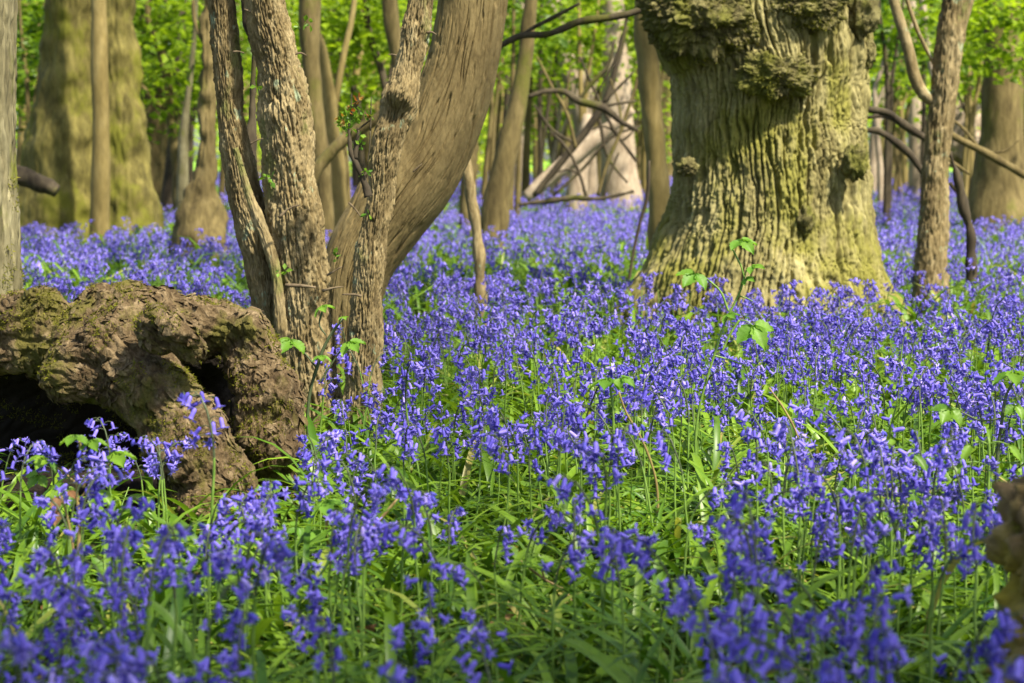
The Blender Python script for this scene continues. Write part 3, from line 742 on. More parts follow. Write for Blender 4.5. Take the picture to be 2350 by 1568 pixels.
def in_stump(x, y):
    i = ((x-lo[0])/CELL).astype(int); j = ((y-lo[1])/CELL).astype(int)
    ok = (i >= 0) & (j >= 0) & (i < nx) & (j < ny)
    r = np.zeros(x.shape, bool); r[ok] = STUMP_GRID[i[ok], j[ok]]; return r | ((x < -.42) & (x > -1.1) & (y > 3.62) & (y < 4.2))
del G, D, Gf

# ---------------------------------------------------------------- mossy trunk, bottom right corner
NY = 1.95
tp = pathpx([(2500, 1128, 100), (2490, 1140, 190), (2468, 1172, 250), (2444, 1212, 285), (2432, 1256, 275), (2438, 1310, 235), (2442, 1360, 225), (2434, 1450, 235), (2424, 1560, 262), (2416, 1700, 290), (2400, 2050, 330)], NY)[::-1]
nb = np.array([tp[0, 0], NY, 0])
ns_ = thing('mossy_snag', nb, 'blurred broken brown snag with yellow moss in the bottom right corner', 'tree stump')
mb = MB(); V = add_tube(mb, tp, 120, 150, lambda th, s, r, p: .028*fbm(p*18, 3)+.016*(np.abs(perlin(p*np.array([60, 60, 35])))*2-.6), off=nb); mb.build('wood', M['mossbark'], ns_)
Vt, q, _ = tube_raw(tp, 120, 150, None); N = vnormals(Vt, q)
sel = np.where(((Vt[:, 2] > .40) | (perlin(Vt*14) > .22)) & (N[:, 1] < .4))[0]; sel = mr_.choice(sel, min(1100, len(sel)), replace=False)
t_ = MB(); tufts(t_, V[sel], N[sel], .007, mr_, 4); t_.build('moss', M['moss'], ns_, smooth=False)['kind'] = 'stuff'
EXCL.append((nb[0], NY, .1))
# ---------------------------------------------------------------- trees behind
L6 = lumpy(3.0, .03)
def lum(a, f=3.0): return lumpy(f, a, random.random()*20, a*.35)
tree('twin_beech', 'broad twin-trunked mossy green tree with a dark cleft, behind the left edge tree',
     [[(168, -30, 118), (165, 80, 128), (160, 200, 140), (150, 330, 172), (140, 430, 190), (130, 500, 210), (124, 540, 225)],
      [(258, -30, 90), (262, 100, 100), (268, 220, 108), (280, 330, 118), (290, 430, 130), (298, 500, 150), (302, 540, 165)]],
     M['beech'], 14, 110, 120, lum(.04, 4), crown=(1800, .10, 'over', 61), branches=[[(170, 40, 4), (200, 90, 10), (222, 150, 18)]])
tree('slim_trunk', 'slim straight pale trunk standing against the cleft of the twin-trunked tree', [[(226, -30, 34), (228, 120, 36), (232, 300, 40), (230, 420, 44), (228, 540, 48)]], M['tan'], 13.4, 20, 30, lum(.008), crown=(500, .08, 'over', 62))
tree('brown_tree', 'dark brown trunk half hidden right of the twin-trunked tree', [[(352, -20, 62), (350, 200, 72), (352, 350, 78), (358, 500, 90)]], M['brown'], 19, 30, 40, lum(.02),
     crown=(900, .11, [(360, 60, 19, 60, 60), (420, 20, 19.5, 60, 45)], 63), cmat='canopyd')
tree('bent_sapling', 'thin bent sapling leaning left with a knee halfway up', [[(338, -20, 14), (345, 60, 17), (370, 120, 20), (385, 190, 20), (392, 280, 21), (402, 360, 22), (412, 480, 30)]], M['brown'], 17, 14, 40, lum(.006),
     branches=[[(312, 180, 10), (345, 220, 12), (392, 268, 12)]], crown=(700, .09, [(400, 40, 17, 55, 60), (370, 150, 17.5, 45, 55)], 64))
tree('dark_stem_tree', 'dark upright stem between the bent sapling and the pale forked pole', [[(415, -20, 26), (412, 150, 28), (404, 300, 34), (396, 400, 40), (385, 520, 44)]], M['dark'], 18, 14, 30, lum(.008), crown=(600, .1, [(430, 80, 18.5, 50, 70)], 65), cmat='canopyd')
tree('forked_pole', 'thin pale forked pole with a white peeled wound', [[(448, 60, 10), (440, 150, 12), (430, 230, 16), (422, 300, 22), (420, 380, 26), (418, 500, 28)]], M['ash'], 16, 12, 30, lum(.004), crown=(600, .09, [(455, 120, 16.5, 40, 70), (445, 230, 17, 30, 40)], 66))
tree('flared_trunk', 'tan trunk with a flared root foot left of the hawthorn stems', [[(482, -30, 32), (480, 100, 34), (478, 230, 32), (477, 330, 36), (475, 386, 48), (470, 436, 70), (466, 470, 92), (462, 520, 120)]], M['brown'], 11, 60, 80, lum(.035, 6), branches=[[(443, 0, 7), (446, 45, 9), (458, 80, 10), (474, 104, 12)]], crown=(900, .07, 'over', 67))
tree('dark_bent_trunk', 'dark leaning trunk just right of the middle hawthorn stem', [[(712, -30, 52), (710, 80, 50), (716, 180, 42), (722, 260, 36), (735, 350, 34), (745, 480, 38)]], M['brown'], 11.5, 24, 40, lum(.012), crown=(900, .07, 'over', 68),
     branches=[[(690, -20, 8), (700, 60, 14), (712, 120, 20)]])
tree('pale_leaning_trunk', 'pale trunk leaning left with a dead branch propped across it', [[(724, 60, 14), (736, 110, 28), (750, 200, 38), (758, 300, 46), (768, 400, 50), (774, 500, 54)]], M['tan'], 13, 24, 40, lum(.01), crown=(700, .08, 'over', 69))
tree('fine_stem_tree', 'slender tan stem bending away to the upper right, beyond the pale leaning trunk', [[(815, -20, 12), (806, 50, 14), (790, 120, 15), (775, 200, 16), (762, 290, 16), (752, 480, 20)]], M['tan'], 15, 12, 30, lum(.004), crown=(700, .08, [(790, 40, 15.5, 55, 55)], 70))
tree('wavy_stem_tree', 'dark wavy stem seen between the hawthorn stems', [[(768, 20, 12), (778, 100, 13), (795, 160, 14), (818, 220, 13), (826, 290, 12), (830, 480, 18)]], M['dark'], 17, 12, 40, lum(.004), crown=(900, .09, [(760, 60, 17.5, 60, 60), (840, 100, 18, 60, 70)], 71))
tree('dark_fork_tree', 'dark forking stem just left of the knobbly hawthorn stem', [[(838, -20, 14), (848, 80, 15), (872, 150, 17), (888, 220, 19), (890, 300, 20), (894, 480, 26)]], M['dark'], 15.5, 12, 40, lum(.005),
     branches=[[(915, 60, 7), (903, 130, 9), (890, 205, 12)]], crown=(900, .09, [(870, 40, 16, 60, 60), (905, 180, 16.5, 45, 60)], 72))
tree('brown_upper_trunk', 'smooth brown trunk between the knobbly stem and the wavy stems', [[(892, -30, 34), (900, 60, 36), (914, 130, 34), (926, 240, 36), (935, 480, 44)]], M['brown'], 12.5, 20, 40, lum(.008), crown=(700, .08, 'over', 73))
# fallen / leaning dead poles
def pole(name, label, px, Y, mat, cat='dead branch', n=12, a=.004, twigs=()):
    pth = pathpx(px, Y); b = pth[-1, :3].copy()
    o = thing(name, b, label, cat)
    mb = MB(); add_tube(mb, pth, n, 30, lumpy(12, a, len(label)), off=b); mb.build('pole', mat, o)
    for t in twigs:
        mb = MB(); add_tube(mb, pathpx(t, Y), 7, 14, lumpy(20, .002), off=b); mb.build('branch', mat, o)
    return o
pole('leaning_pole', 'mossy pole propped diagonally behind the leafy hawthorn sprig', [(905, 235, 22), (862, 275, 26), (807, 307, 28), (760, 350, 28), (722, 400, 26), (700, 480, 24)], 10.5, M['brown'])
pole('fallen_log', 'dark fallen log lying between the edge tree and the twin-trunked tree', [(-20, 395, 44), (40, 402, 44), (90, 418, 40), (130, 440, 30)], 12.4, M['dark'], 'log', 16, .015)
tree('short_snag', 'short crooked pale snag in the flowers right of the leaning tree', [[(1062, 330, 18), (1070, 380, 24), (1078, 440, 26), (1086, 490, 26), (1096, 540, 25), (1100, 590, 28), (1102, 640, 30)]], M['thorn'], 7.0, 18, 50, lumpy(14, .006, 2, .003), up=.25)
tree('shaded_trunk', 'brown trunk rising behind the short crooked snag', [[(1090, 150, 26), (1084, 300, 30), (1076, 400, 34), (1072, 500, 40)]], M['brown'], 14.5, 16, 30, lum(.008), crown=(700, .09, 'over', 74))
tree('slanting_trunk', 'olive trunk slanting up to the right between the leaning tree and the branch heap', [[(1222, -30, 30), (1212, 60, 32), (1204, 150, 36), (1190, 230, 42), (1172, 310, 48), (1155, 390, 52), (1142, 450, 58), (1135, 500, 64)]], M['brown'], 12, 26, 40, lum(.010), crown=(900, .08, 'over', 75))
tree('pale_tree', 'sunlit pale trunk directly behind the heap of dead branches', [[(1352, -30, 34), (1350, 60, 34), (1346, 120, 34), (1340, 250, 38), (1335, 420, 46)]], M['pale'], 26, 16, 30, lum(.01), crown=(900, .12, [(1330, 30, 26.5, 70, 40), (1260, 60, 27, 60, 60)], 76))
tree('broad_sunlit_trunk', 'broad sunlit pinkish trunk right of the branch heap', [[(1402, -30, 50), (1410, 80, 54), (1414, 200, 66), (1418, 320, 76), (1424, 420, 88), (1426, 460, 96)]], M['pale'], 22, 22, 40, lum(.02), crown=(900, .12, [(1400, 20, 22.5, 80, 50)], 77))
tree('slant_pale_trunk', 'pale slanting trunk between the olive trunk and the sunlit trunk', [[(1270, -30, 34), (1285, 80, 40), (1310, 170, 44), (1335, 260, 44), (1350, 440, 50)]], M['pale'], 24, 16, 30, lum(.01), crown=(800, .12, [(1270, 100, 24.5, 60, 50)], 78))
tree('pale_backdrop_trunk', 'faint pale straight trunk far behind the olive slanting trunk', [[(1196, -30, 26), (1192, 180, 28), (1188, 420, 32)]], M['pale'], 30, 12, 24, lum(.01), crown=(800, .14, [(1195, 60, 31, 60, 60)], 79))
tree('smooth_trunk', 'smooth tan trunk standing close beside the left flank of the old oak', [[(1478, -30, 46), (1482, 60, 50), (1490, 160, 52), (1498, 260, 54), (1506, 360, 54), (1512, 440, 52), (1516, 520, 52), (1518, 580, 56)]], M['tan'], 9.2, 40, 60, lumpy(5, .012, 1, .002), crown=(1000, .07, 'over', 80))
pole('slant_log', 'pale peeled log propped slantwise in the heap of dead branches', [(1452, 250, 20), (1410, 285, 30), (1360, 325, 36), (1300, 375, 40), (1245, 420, 36), (1205, 455, 24)], 18, M['pale'], 'log', 16, .01)
pole('arched_branch', 'long dark branch arching over the heap of dead branches', [(1500, 10, 12), (1450, 30, 15), (1400, 40, 16), (1330, 50, 18), (1260, 78, 16), (1190, 84, 16), (1140, 110, 14)], 8.5, M['dark'], 'branch', 10, .004, [[(1330, 8, 7), (1270, 40, 10), (1220, 66, 9), (1190, 86, 8)], [(1440, 34, 5), (1430, 80, 6), (1405, 150, 5), (1370, 215, 4)]])
pole('crooked_branch', 'crooked dead branch zigzagging across the middle of the branch heap', [(1465, 300, 8), (1430, 282, 12), (1385, 248, 18), (1330, 232, 18), (1290, 210, 14), (1255, 210, 12), (1212, 222, 10)], 13, M['dark'], 'branch', 10, .006, [[(1325, 235, 8), (1355, 195, 10), (1395, 150, 9), (1410, 90, 7)], [(1380, 245, 9), (1420, 238, 7), (1460, 232, 5)], [(1455, 165, 5), (1420, 200, 7), (1385, 235, 8)]])
pole('steep_branch', 'dark branch leaning steeply across the pale slanting log', [(1440, 60, 7), (1420, 130, 12), (1390, 230, 16), (1345, 300, 18), (1290, 370, 16), (1225, 450, 12)], 15, M['dark'], 'branch', 10, .006, [[(1320, 330, 6), (1270, 300, 7), (1225, 240, 5)], [(1470, 290, 5), (1410, 310, 8), (1340, 385, 8), (1270, 450, 6)], [(1440, 420, 5), (1400, 370, 8), (1375, 275, 9)]])
pole('lying_branch', 'low dark branch lying among far bluebells under the heap', [(1455, 440, 8), (1380, 455, 12), (1310, 455, 14), (1250, 462, 12), (1190, 470, 10)], 14, M['dark'], 'branch', 10, .01, [[(1420, 350, 5), (1400, 400, 6), (1385, 455, 6)]])
tree('dead_stick', 'thin dead stick leaning on the smooth tan trunk', [[(1488, 420, 8), (1484, 460, 9), (1472, 500, 9), (1462, 540, 8)]], M['dark'], 8.9, 8, 20, lum(.002), up=.1, cat='stick', trunkname='stick')
tree('mossy_trunk_stub', 'short sunlit stub standing under the heap of dead branches', [[(1345, 310, 34), (1335, 360, 40), (1325, 420, 44), (1322, 450, 46)]], M['pale'], 19, 14, 24, lum(.01), up=.2, cat='tree stump')
# right side
rt = tree('crooked_tree', 'dark crooked tree with a side limb, right of the old oak',
     [[(2198, -30, 60), (2186, 40, 60), (2178, 110, 59), (2170, 180, 57), (2164, 240, 54), (2156, 300, 54), (2148, 370, 57), (2145, 450, 61), (2140, 540, 66), (2136, 610, 72), (2134, 650, 80)]], M['thorn'], 8, 90, 160, thorn_disp(9, .012), crown=(1500, .07, 'over', 81),
     branches=[[(2240, -60, 24), (2222, 0, 28), (2206, 50, 30), (2186, 100, 40)], [(2046, -20, 22), (2062, 40, 24), (2086, 118, 26), (2100, 180, 28), (2118, 215, 28), (2155, 240, 26)], [(2075, -20, 9), (2110, 80, 10), (2140, 140, 9), (2165, 190, 8)]])
pole('broken_prop', 'crooked broken prop in the bluebells right of the crooked tree', [(2178, 350, 10), (2195, 400, 16), (2206, 440, 22), (2212, 480, 20), (2226, 530, 24), (2228, 580, 22), (2230, 650, 24)], 8.3, M['dark'], 'dead branch', 14, .01, [[(2180, 420, 8), (2198, 445, 10), (2208, 470, 10)]])
pole('long_dead_bough', 'long dead bough sloping down to the right of the crooked tree', [(2160, 295, 10), (2200, 320, 14), (2260, 350, 18), (2320, 385, 18), (2370, 415, 16)], 10.5, M['brown'], 'branch', 10, .006, [[(2175, 265, 5), (2215, 300, 7), (2250, 345, 7)], [(2150, 345, 6), (2190, 375, 8), (2225, 400, 6)], [(2340, 320, 4), (2310, 345, 5), (2260, 350, 6)]])
pole('arching_bough', 'upper of two dark boughs arching from the oak to the crooked tree', [(1960, 250, 12), (2000, 252, 16), (2040, 262, 18), (2080, 290, 18), (2125, 320, 16)], 9.6, M['dark'], 'branch', 10, .006, [[(1990, 270, 7), (2030, 268, 9), (2075, 285, 9)]])
pole('lower_arching_bough', 'lower of two dark boughs arching from the oak to the crooked tree', [(1970, 300, 12), (2010, 300, 16), (2050, 322, 18), (2085, 352, 16), (2120, 400, 14)], 9.9, M['dark'], 'branch', 10, .006)
tree('grey_brown_trunk', 'broad grey-brown trunk near the upper right corner', [[(2298, -30, 84), (2300, 100, 86), (2300, 250, 92), (2296, 350, 104), (2292, 430, 126), (2290, 490, 150)]], M['brown'], 15, 40, 50, lum(.02), crown=(1200, .08, [(2300, 30, 14.0, 70, 50), (2330, 110, 14.2, 40, 40), (2240, 60, 16, 50, 60)], 82))
tree('corner_trunk', 'brown trunk at the right frame edge behind the grey-brown trunk', [[(2360, -30, 40), (2356, 200, 44), (2352, 480, 56)]], M['brown'], 18, 16, 30, lum(.01), crown=(700, .09, 'over', 83))
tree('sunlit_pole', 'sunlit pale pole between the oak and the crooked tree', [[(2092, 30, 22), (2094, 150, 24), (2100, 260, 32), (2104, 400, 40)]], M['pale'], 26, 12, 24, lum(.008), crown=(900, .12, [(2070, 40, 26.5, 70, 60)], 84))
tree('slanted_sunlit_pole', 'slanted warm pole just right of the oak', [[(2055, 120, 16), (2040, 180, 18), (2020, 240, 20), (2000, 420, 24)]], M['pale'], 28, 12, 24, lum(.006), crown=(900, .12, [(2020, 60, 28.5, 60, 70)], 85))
V_, q_ = blob(P(2215, 310, 24), (R_(120, 24), .25, R_(150, 24)), 3.3, .25, 3, 30)
mb = MB(); mb.add(V_-P(2215, 400, 24), q_); rp = mb.build('root_plate', M['pale'], None); rp.location = P(2215, 400, 24)
tag(rp, 'pale upturned root plate seen behind the long dead bough', 'root plate')
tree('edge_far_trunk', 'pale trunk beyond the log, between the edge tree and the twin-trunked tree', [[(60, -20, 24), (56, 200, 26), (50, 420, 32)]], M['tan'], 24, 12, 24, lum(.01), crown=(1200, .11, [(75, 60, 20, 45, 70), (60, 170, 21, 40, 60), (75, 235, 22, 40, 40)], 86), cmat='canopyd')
tree('edge_thin_trunk', 'thin pale trunk leaning right beside the twin-trunked tree', [[(100, 120, 10), (92, 240, 16), (84, 330, 18), (72, 430, 20)]], M['tan'], 22, 10, 24, lum(.006), crown=(700, .11, [(85, 20, 22.5, 40, 50)], 87))
# understory hazels that close the view
usp = [(320, 60, 22, 0), (430, 120, 23, 0), (520, 70, 22, 0), (560, 170, 30, 1), (745, 70, 22, 1), (850, 60, 21, 1), (930, 120, 24, 1), (990, 40, 19, 0), (1120, 110, 20, 1), (1180, 40, 17, 0), (1240, 120, 22, 1), (1330, 60, 20, 1), (1430, 140, 26, 1), (1500, 60, 22, 0), (2030, 50, 16, 0), (2060, 160, 24, 1),
       (2120, 90, 20, 0), (2220, 110, 20, 1), (2260, 220, 24, 1), (1270, 230, 27, 1), (820, 200, 28, 1), (60, 120, 19, 0), (630, 40, 24, 1), (1140, 250, 30, 1), (1460, 280, 30, 1), (2190, 260, 30, 1), (2025, 280, 31, 1)]
beside = ['over the brown trunk left', 'between the sapling and the forked pole', 'behind the flared trunk', 'glimpsed between the two left hawthorn stems', 'right of the middle hawthorn stem top', 'behind the wavy stem',
 'left of the knobbly stem top', 'behind the leaning tree top', 'just right of the leaning tree', 'above the slanting trunk', 'left of the sunlit trunk', 'above the branch heap', 'over the broad sunlit trunk', 'beside the smooth tan trunk top', 'at the upper right flank of the oak', 'around the slanted warm pole',
 'at the side limb of the crooked tree', 'right of the crooked tree top', 'low beside the grey-brown trunk', 'low behind the crooked dead branch', 'low behind the propped pole', 'at the left edge tree top', 'between the middle hawthorn stem and dark trunk', 'low right of the leaning tree', 'low beside the broad sunlit trunk', 'around the pale root plate', 'low behind the arching boughs']
for i, ((u, v, y, c), bs) in enumerate(zip(usp, beside)):
    r = random.Random(i)
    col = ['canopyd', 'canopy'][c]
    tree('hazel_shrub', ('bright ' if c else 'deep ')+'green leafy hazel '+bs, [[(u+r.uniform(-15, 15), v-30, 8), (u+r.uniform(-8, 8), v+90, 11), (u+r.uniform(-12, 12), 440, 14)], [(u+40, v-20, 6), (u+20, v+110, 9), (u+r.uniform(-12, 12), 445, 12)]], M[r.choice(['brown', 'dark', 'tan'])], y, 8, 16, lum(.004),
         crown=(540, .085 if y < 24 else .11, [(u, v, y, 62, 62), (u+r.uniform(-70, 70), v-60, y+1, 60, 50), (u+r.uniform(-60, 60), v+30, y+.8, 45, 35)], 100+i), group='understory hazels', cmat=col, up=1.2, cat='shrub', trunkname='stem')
# slender far trunks, one thing each
rt_ = random.Random(42)
for (u0, u1, n_, y0, y1, lab, mts) in ((300, 480, 5, 19, 30, 'slender far trunk in the gap left of the flared trunk', ['brown', 'dark']), (690, 960, 11, 17, 34, 'slender far trunk between the middle and the knobbly hawthorn stem', ['brown', 'dark', 'tan']),
                                       (1130, 1500, 15, 20, 36, 'slender far trunk in the bright gap between the leaning tree and the oak', ['brown', 'tan', 'pale', 'dark']), (2010, 2340, 11, 18, 34, 'slender far trunk in the bright gap right of the oak', ['brown', 'tan', 'pale', 'dark'])):
    for i in range(n_):
        u = u0+(u1-u0)*(i+rt_.uniform(.1, .9))/n_; y = rt_.uniform(y0, y1); w_ = rt_.uniform(9, 24); d1, d2 = rt_.gauss(0, 22), rt_.gauss(0, 12)
        s_ = -1 if rt_.random() < .5 else 1
        tree('slender_tree', lab, [[(u+d1*1.6, -40, w_*.6), (u+d1, 80, w_*.8), (u+d2, 230, w_*.9), (u, 330, w_), (u-d2*.4, 440, w_*1.25)]], M[rt_.choice(mts)], y, 8, 16, lum(.004), group='slender far trunks', up=3,
             branches=[[(u+d1+s_*rt_.uniform(40, 90), rt_.uniform(20, 120), 3), (u+s_*30+d2, 190, 5), (u+d2*.6, rt_.uniform(240, 320), 8)]])
pole('tangle_branch', 'thin dark branch crossing the broad sunlit trunk from the upper left', [(1330, 130, 5), (1370, 220, 8), (1410, 300, 9), (1462, 372, 6)], 14.5, M['dark'], 'branch', 8, .005, [[(1350, 300, 4), (1385, 290, 5), (1412, 302, 7)], [(1470, 250, 3), (1445, 310, 5), (1425, 325, 7)]])
pole('tangle_branch', 'thin dark branch rising from the low branch to the crooked one', [(1262, 300, 5), (1300, 340, 7), (1330, 400, 8), (1345, 450, 8)], 14.2, M['dark'], 'branch', 8, .005, [[(1280, 395, 3), (1305, 390, 5), (1328, 398, 6)]])
pole('tangle_branch', 'brown branch fanning up the left edge of the smooth tan trunk', [(1478, 130, 4), (1455, 210, 7), (1425, 300, 9), (1392, 380, 9), (1372, 450, 8)], 13.6, M['brown'], 'branch', 8, .005, [[(1400, 180, 3), (1420, 240, 5), (1428, 295, 7)]])
pole('tangle_branch', 'thin brown branch leaning left under the arched branch', [(1232, 130, 5), (1262, 190, 7), (1300, 260, 9), (1322, 340, 9)], 13.8, M['brown'], 'branch', 8, .005, [[(1310, 150, 3), (1302, 210, 5), (1298, 255, 7)]])
# far-off wood, one mass
mb = MB(); r = np.random.default_rng(77); cs, rs, ns = [], [], []
for i in range(150):
    y = r.uniform(42, 85); x = r.uniform(-.36, .36)*y; z = r.choice([r.uniform(1.6, 4.0), r.uniform(3, 9)])
    cs.append((x, y, z)); rs.append((r.uniform(2, 4), 1.5, r.uniform(1.0, 2.4))); ns.append(330)
for i in range(60):
    y = 95; cs.append(((i-30)*1.35, y+r.uniform(-4, 6), r.uniform(1.5, 10))); rs.append((3.2, 2, 2.6)); ns.append(260)
leaf_cloud(mb, cs, rs, ns, .24, seed=78)
for i in range(70):
    y = r.uniform(38, 85); x = r.uniform(-.33, .33)*y; rr = r.uniform(.08, .3); add_tube(mb, [[x, y, -.1, rr*1.3], [x+r.normal(0, .2), y, 3, rr], [x+r.normal(0, .5), y, 9, rr*.7]], 8, 6, mat=1, cap=False)
tag(mb.build('distant_woodland', [M['canopyb'], M['brown']], None, smooth=False), 'pale bright green wood far off behind all trunks', 'woodland', kind='stuff')

# ---------------------------------------------------------------- bluebells
def bell_geo(seg, L=.0175):
    r0 = [.0011, .0026, .0031, .0031, .0034] if seg > 6 else [.0013, .0031, .0036]
    t0 = [0, .10, .32, .62, .78] if seg > 6 else [0, .2, .76]
    th = np.arange(seg)/seg*TAU; rings = []; odd = (np.arange(seg) % 2)
    for t, r in zip(t0, r0):
        rr = r*(1-.16*odd*min(1, t*2)) if seg > 6 else np.full(seg, r)
        rings.append(np.stack([np.cos(th)*rr, np.sin(th)*rr, np.full(seg, -t*L)], -1))
    if seg > 6:
        for ro, re, zo, ze in ((.0034, .0062, .81, .94), (.0034, .0092, .80, .95), (.0034, .0108, .795, .84)):
            r1 = np.where(odd, ro, re); z1 = -L*np.where(odd, zo, ze); rings.append(np.stack([np.cos(th)*r1, np.sin(th)*r1, z1], -1))
    else:
        r1 = np.where(odd, .0038, .0098); z1 = np.where(odd, -.78*L, -.96*L); rings.append(np.stack([np.cos(th)*r1, np.sin(th)*r1, z1], -1))
    m = len(rings); i = np.arange(m-1)[:, None]; j = np.arange(seg)[None]
    q = np.stack([i*seg+j, i*seg+(j+1) % seg, (i+1)*seg+(j+1) % seg, (i+1)*seg+j], -1).reshape(-1, 4)
    nr = (m-1)*seg-(2*seg if seg > 6 else seg)
    return np.concatenate(rings), q[:, ::-1], nr
def bud_geo(seg, L=.012):
    th = np.arange(seg)/seg*TAU
    V = np.concatenate([np.stack([np.cos(th)*r, np.sin(th)*r, np.full(seg, -t*L)], -1) for t, r in ((0, .0010), (.25, .0026), (.6, .0030), (.9, .0016), (1, .0004))])
    i = np.arange(4)[:, None]; j = np.arange(seg)[None]
    return V, np.stack([i*seg+j, i*seg+(j+1) % seg, (i+1)*seg+(j+1) % seg, (i+1)*seg+j], -1).reshape(-1, 4)[:, ::-1]

def spec(seed):
    r = random.Random(seed); H = r.uniform(.27, .36)
    lean_ = r.uniform(-.02, .03); nod = r.uniform(.03, .085)
    pts = []
    for i in range(11):
        t = i/10
        x = lean_*t*t+nod*max(0, (t-.62)/.38)**2; z = H*(t if t < .8 else .8+(t-.8)*(1-.65*((t-.8)/.2)**1.3))
        pts.append((x, r.uniform(-.002, .002), z, (.0024-.0013*t)))
    pts = np.array(pts); C, s = crom(pts, 60)
    n = r.randint(7, 13); bells = []
    for i in range(n):
        f = i/(n-1); t = .77+.23*f**.9; k_ = min(59, int(t*59)); p = C[k_, :3]
        a = r.gauss(0, 1.0) if r.random() < .75 else r.uniform(-3, 3)
        out = Vector((math.cos(a), math.sin(a), 0)); pl = r.uniform(.009, .020)*(1-.4*f)
        e = Vector(p)+out*pl+Vector((0, 0, r.uniform(.001, .004)))
        tilt = min(1.9, abs(r.gauss(.55, .42))+.4*max(0, f-.7)); isb = (f > .86 and r.random() < .6)
        ax = (Vector((0, 0, -1))*math.cos(tilt)+out*math.sin(tilt)).normalized()
        rot = ax.to_track_quat('-Z', 'Y').to_matrix() @ Matrix.Rotation(r.uniform(0, 6), 3, 'Z')
        bells.append((p, e, rot, r.uniform(.76, 1.04), isb, out))
    return H, pts, bells
def stem_mb(sp_, n=6, m=18):
    H, pts, bells = sp_; mb = MB(); C, s = crom(pts, m); h = int(m*.72)
    V, q, t = tube_raw(pts, n, m, None, False); mb.v.append(V); mb.n += len(V)
    mb.f.append((q[:h*n], 0)); mb.f.append((q[h*n:], 1))
    for p, e, rot, sc, isb, out in bells:
        mid = (Vector(p)+e)/2+Vector((0, 0, .003))
        add_tube(mb, [[*p, .0006], [*mid, .0005], [*e, .0006]], 4, 4, mat=1, cap=False)
        b = Vector(p)+out*.006+Vector((0, 0, .006))     # bract
        s_ = np.array([-out[1], out[0], 0])*.0010
        mb.add([np.array(p)-s_, np.array(p)+s_, np.array(b)], [[0, 1, 2]], 1)
    return mb
BELL, BUD, BELL6 = bell_geo(12), bud_geo(8), bell_geo(6)
def strap(r, L, W, lift, az, n=8, base=(0, 0, 0), twist=0):
    t = np.linspace(0, 1, n); c, s = math.cos(az), math.sin(az)
    a = lift-(lift+r.uniform(.1, .9))*t**r.uniform(.9, 1.6)     # pitch along the blade falls from lift to below level
    dx = np.cos(a)*L/(n-1); dz = np.sin(a)*L/(n-1)
    x = np.concatenate([[0], np.cumsum(dx[:-1])]); z = np.maximum(np.concatenate([[0], np.cumsum(dz[:-1])]), .004+.01*t)
    w_ = W*(.55+.9*t*(1-t)*1.6)*np.clip((1-t)*5, .02, 1)*.5
    kink = twist*t
    ctr = np.stack([x*c-s*kink, x*s+c*kink, z], -1)+np.asarray(base)
    sd = np.array([-s, c, 0]); up = np.stack([-np.sin(a)*c, -np.sin(a)*s, np.cos(a)], -1)
    V = np.stack([ctr+sd*w_[:, None]+up*w_[:, None]*.35, ctr, ctr-sd*w_[:, None]+up*w_[:, None]*.35], 1).reshape(-1, 3)
    i = np.arange(n-1)[:, None]*3; j = np.arange(2)[None]
    q = np.stack([i+j, i+j+1, i+j+4, i+j+3], -1).reshape(-1, 4)
    return V, q

NPROTO = 8
specs = [spec(40+i) for i in range(NPROTO)]
def add_bell(mb, V, q, nr, m0, m1):
    V = np.asarray(V); mb.v.append(V); mb.f.append((q[:nr]+mb.n, m0)); mb.f.append((q[nr:]+mb.n, m1)); mb.n += len(V); return mb
me_bell = add_bell(MB(), *BELL, 0, 1).mesh('bell', [M['bell'], M['rim']]); me_bud = MB().add(*BUD).mesh('bud', M['bud'])
me_stem = [stem_mb(s_).mesh('stem', [M['greenstem'], M['darkstem']]) for s_ in specs]
rl = random.Random(8)
me_leaf = [MB().add(*strap(rl, rl.uniform(.2, .32), rl.uniform(.009, .014), rl.uniform(.8, 1.4), 0, 10)).mesh('leaf', M['grass']) for i in range(5)]
def proto(sp_, fine):
    mb = stem_mb(sp_, 4 if not fine else 5, 12 if not fine else 16)
    V, q, nr = BELL if fine else BELL6; Vb, qb = BUD if fine else bud_geo(5)
    for p, e, rot, sc, isb, out in sp_[2]:
        R = np.array(rot)
        if isb: mb.add((Vb*sc)@R.T+np.array(e), qb, 3)
        else: add_bell(mb, (V*sc)@R.T+np.array(e), q, nr, 2, 4)
    return mb.mesh('bluebell_source', [M['greenstem'], M['darkstem'], M['bell'], M['bud'], M['rim']])

# planting density, from where the flower heads stand in the drift
def density(x, y):
    h = .27
    u, v = UV(np.stack([x, y, np.full_like(x, h)], -1))
    base = 116*np.ones_like(x)
    n_ = fbm(np.stack([x*1.6, y*1.6, x*0+3], -1), 2)
    base *= np.clip(.85+.9*n_, .15, 2)
    def hole(cu, cv, ru, rv, k_):
        d = ((u-cu)/ru)**2+((v-cv)/rv)**2
        return 1-(1-k_)*np.exp(-d**1.5)
    base *= hole(1120, 1060, 260, 80, .22)*hole(1330, 1330, 330, 110, .16)*hole(1010, 1260, 200, 90, .35)*hole(2080, 1270, 260, 70, .40)*hole(1200, 1480, 300, 70, .7)*hole(870, 1360, 90, 140, .4)*hole(1380, 1230, 110, 50, .3)
    base *= np.where(v > 1000, np.where(u < 700, 2.1, np.where(u > 1500, 1.25, 1.0)), 1)
    base *= np.where((y < 3.6) & (u > 330) & (u < 700) & (v < 1055), .12, 1)*np.where((y < 3.6) & (u <= 330) & (v < 1010), .2, 1)
    base *= np.where((v > 780) & (v < 1000) & (u > 1150), 1.25, 1)
    return base
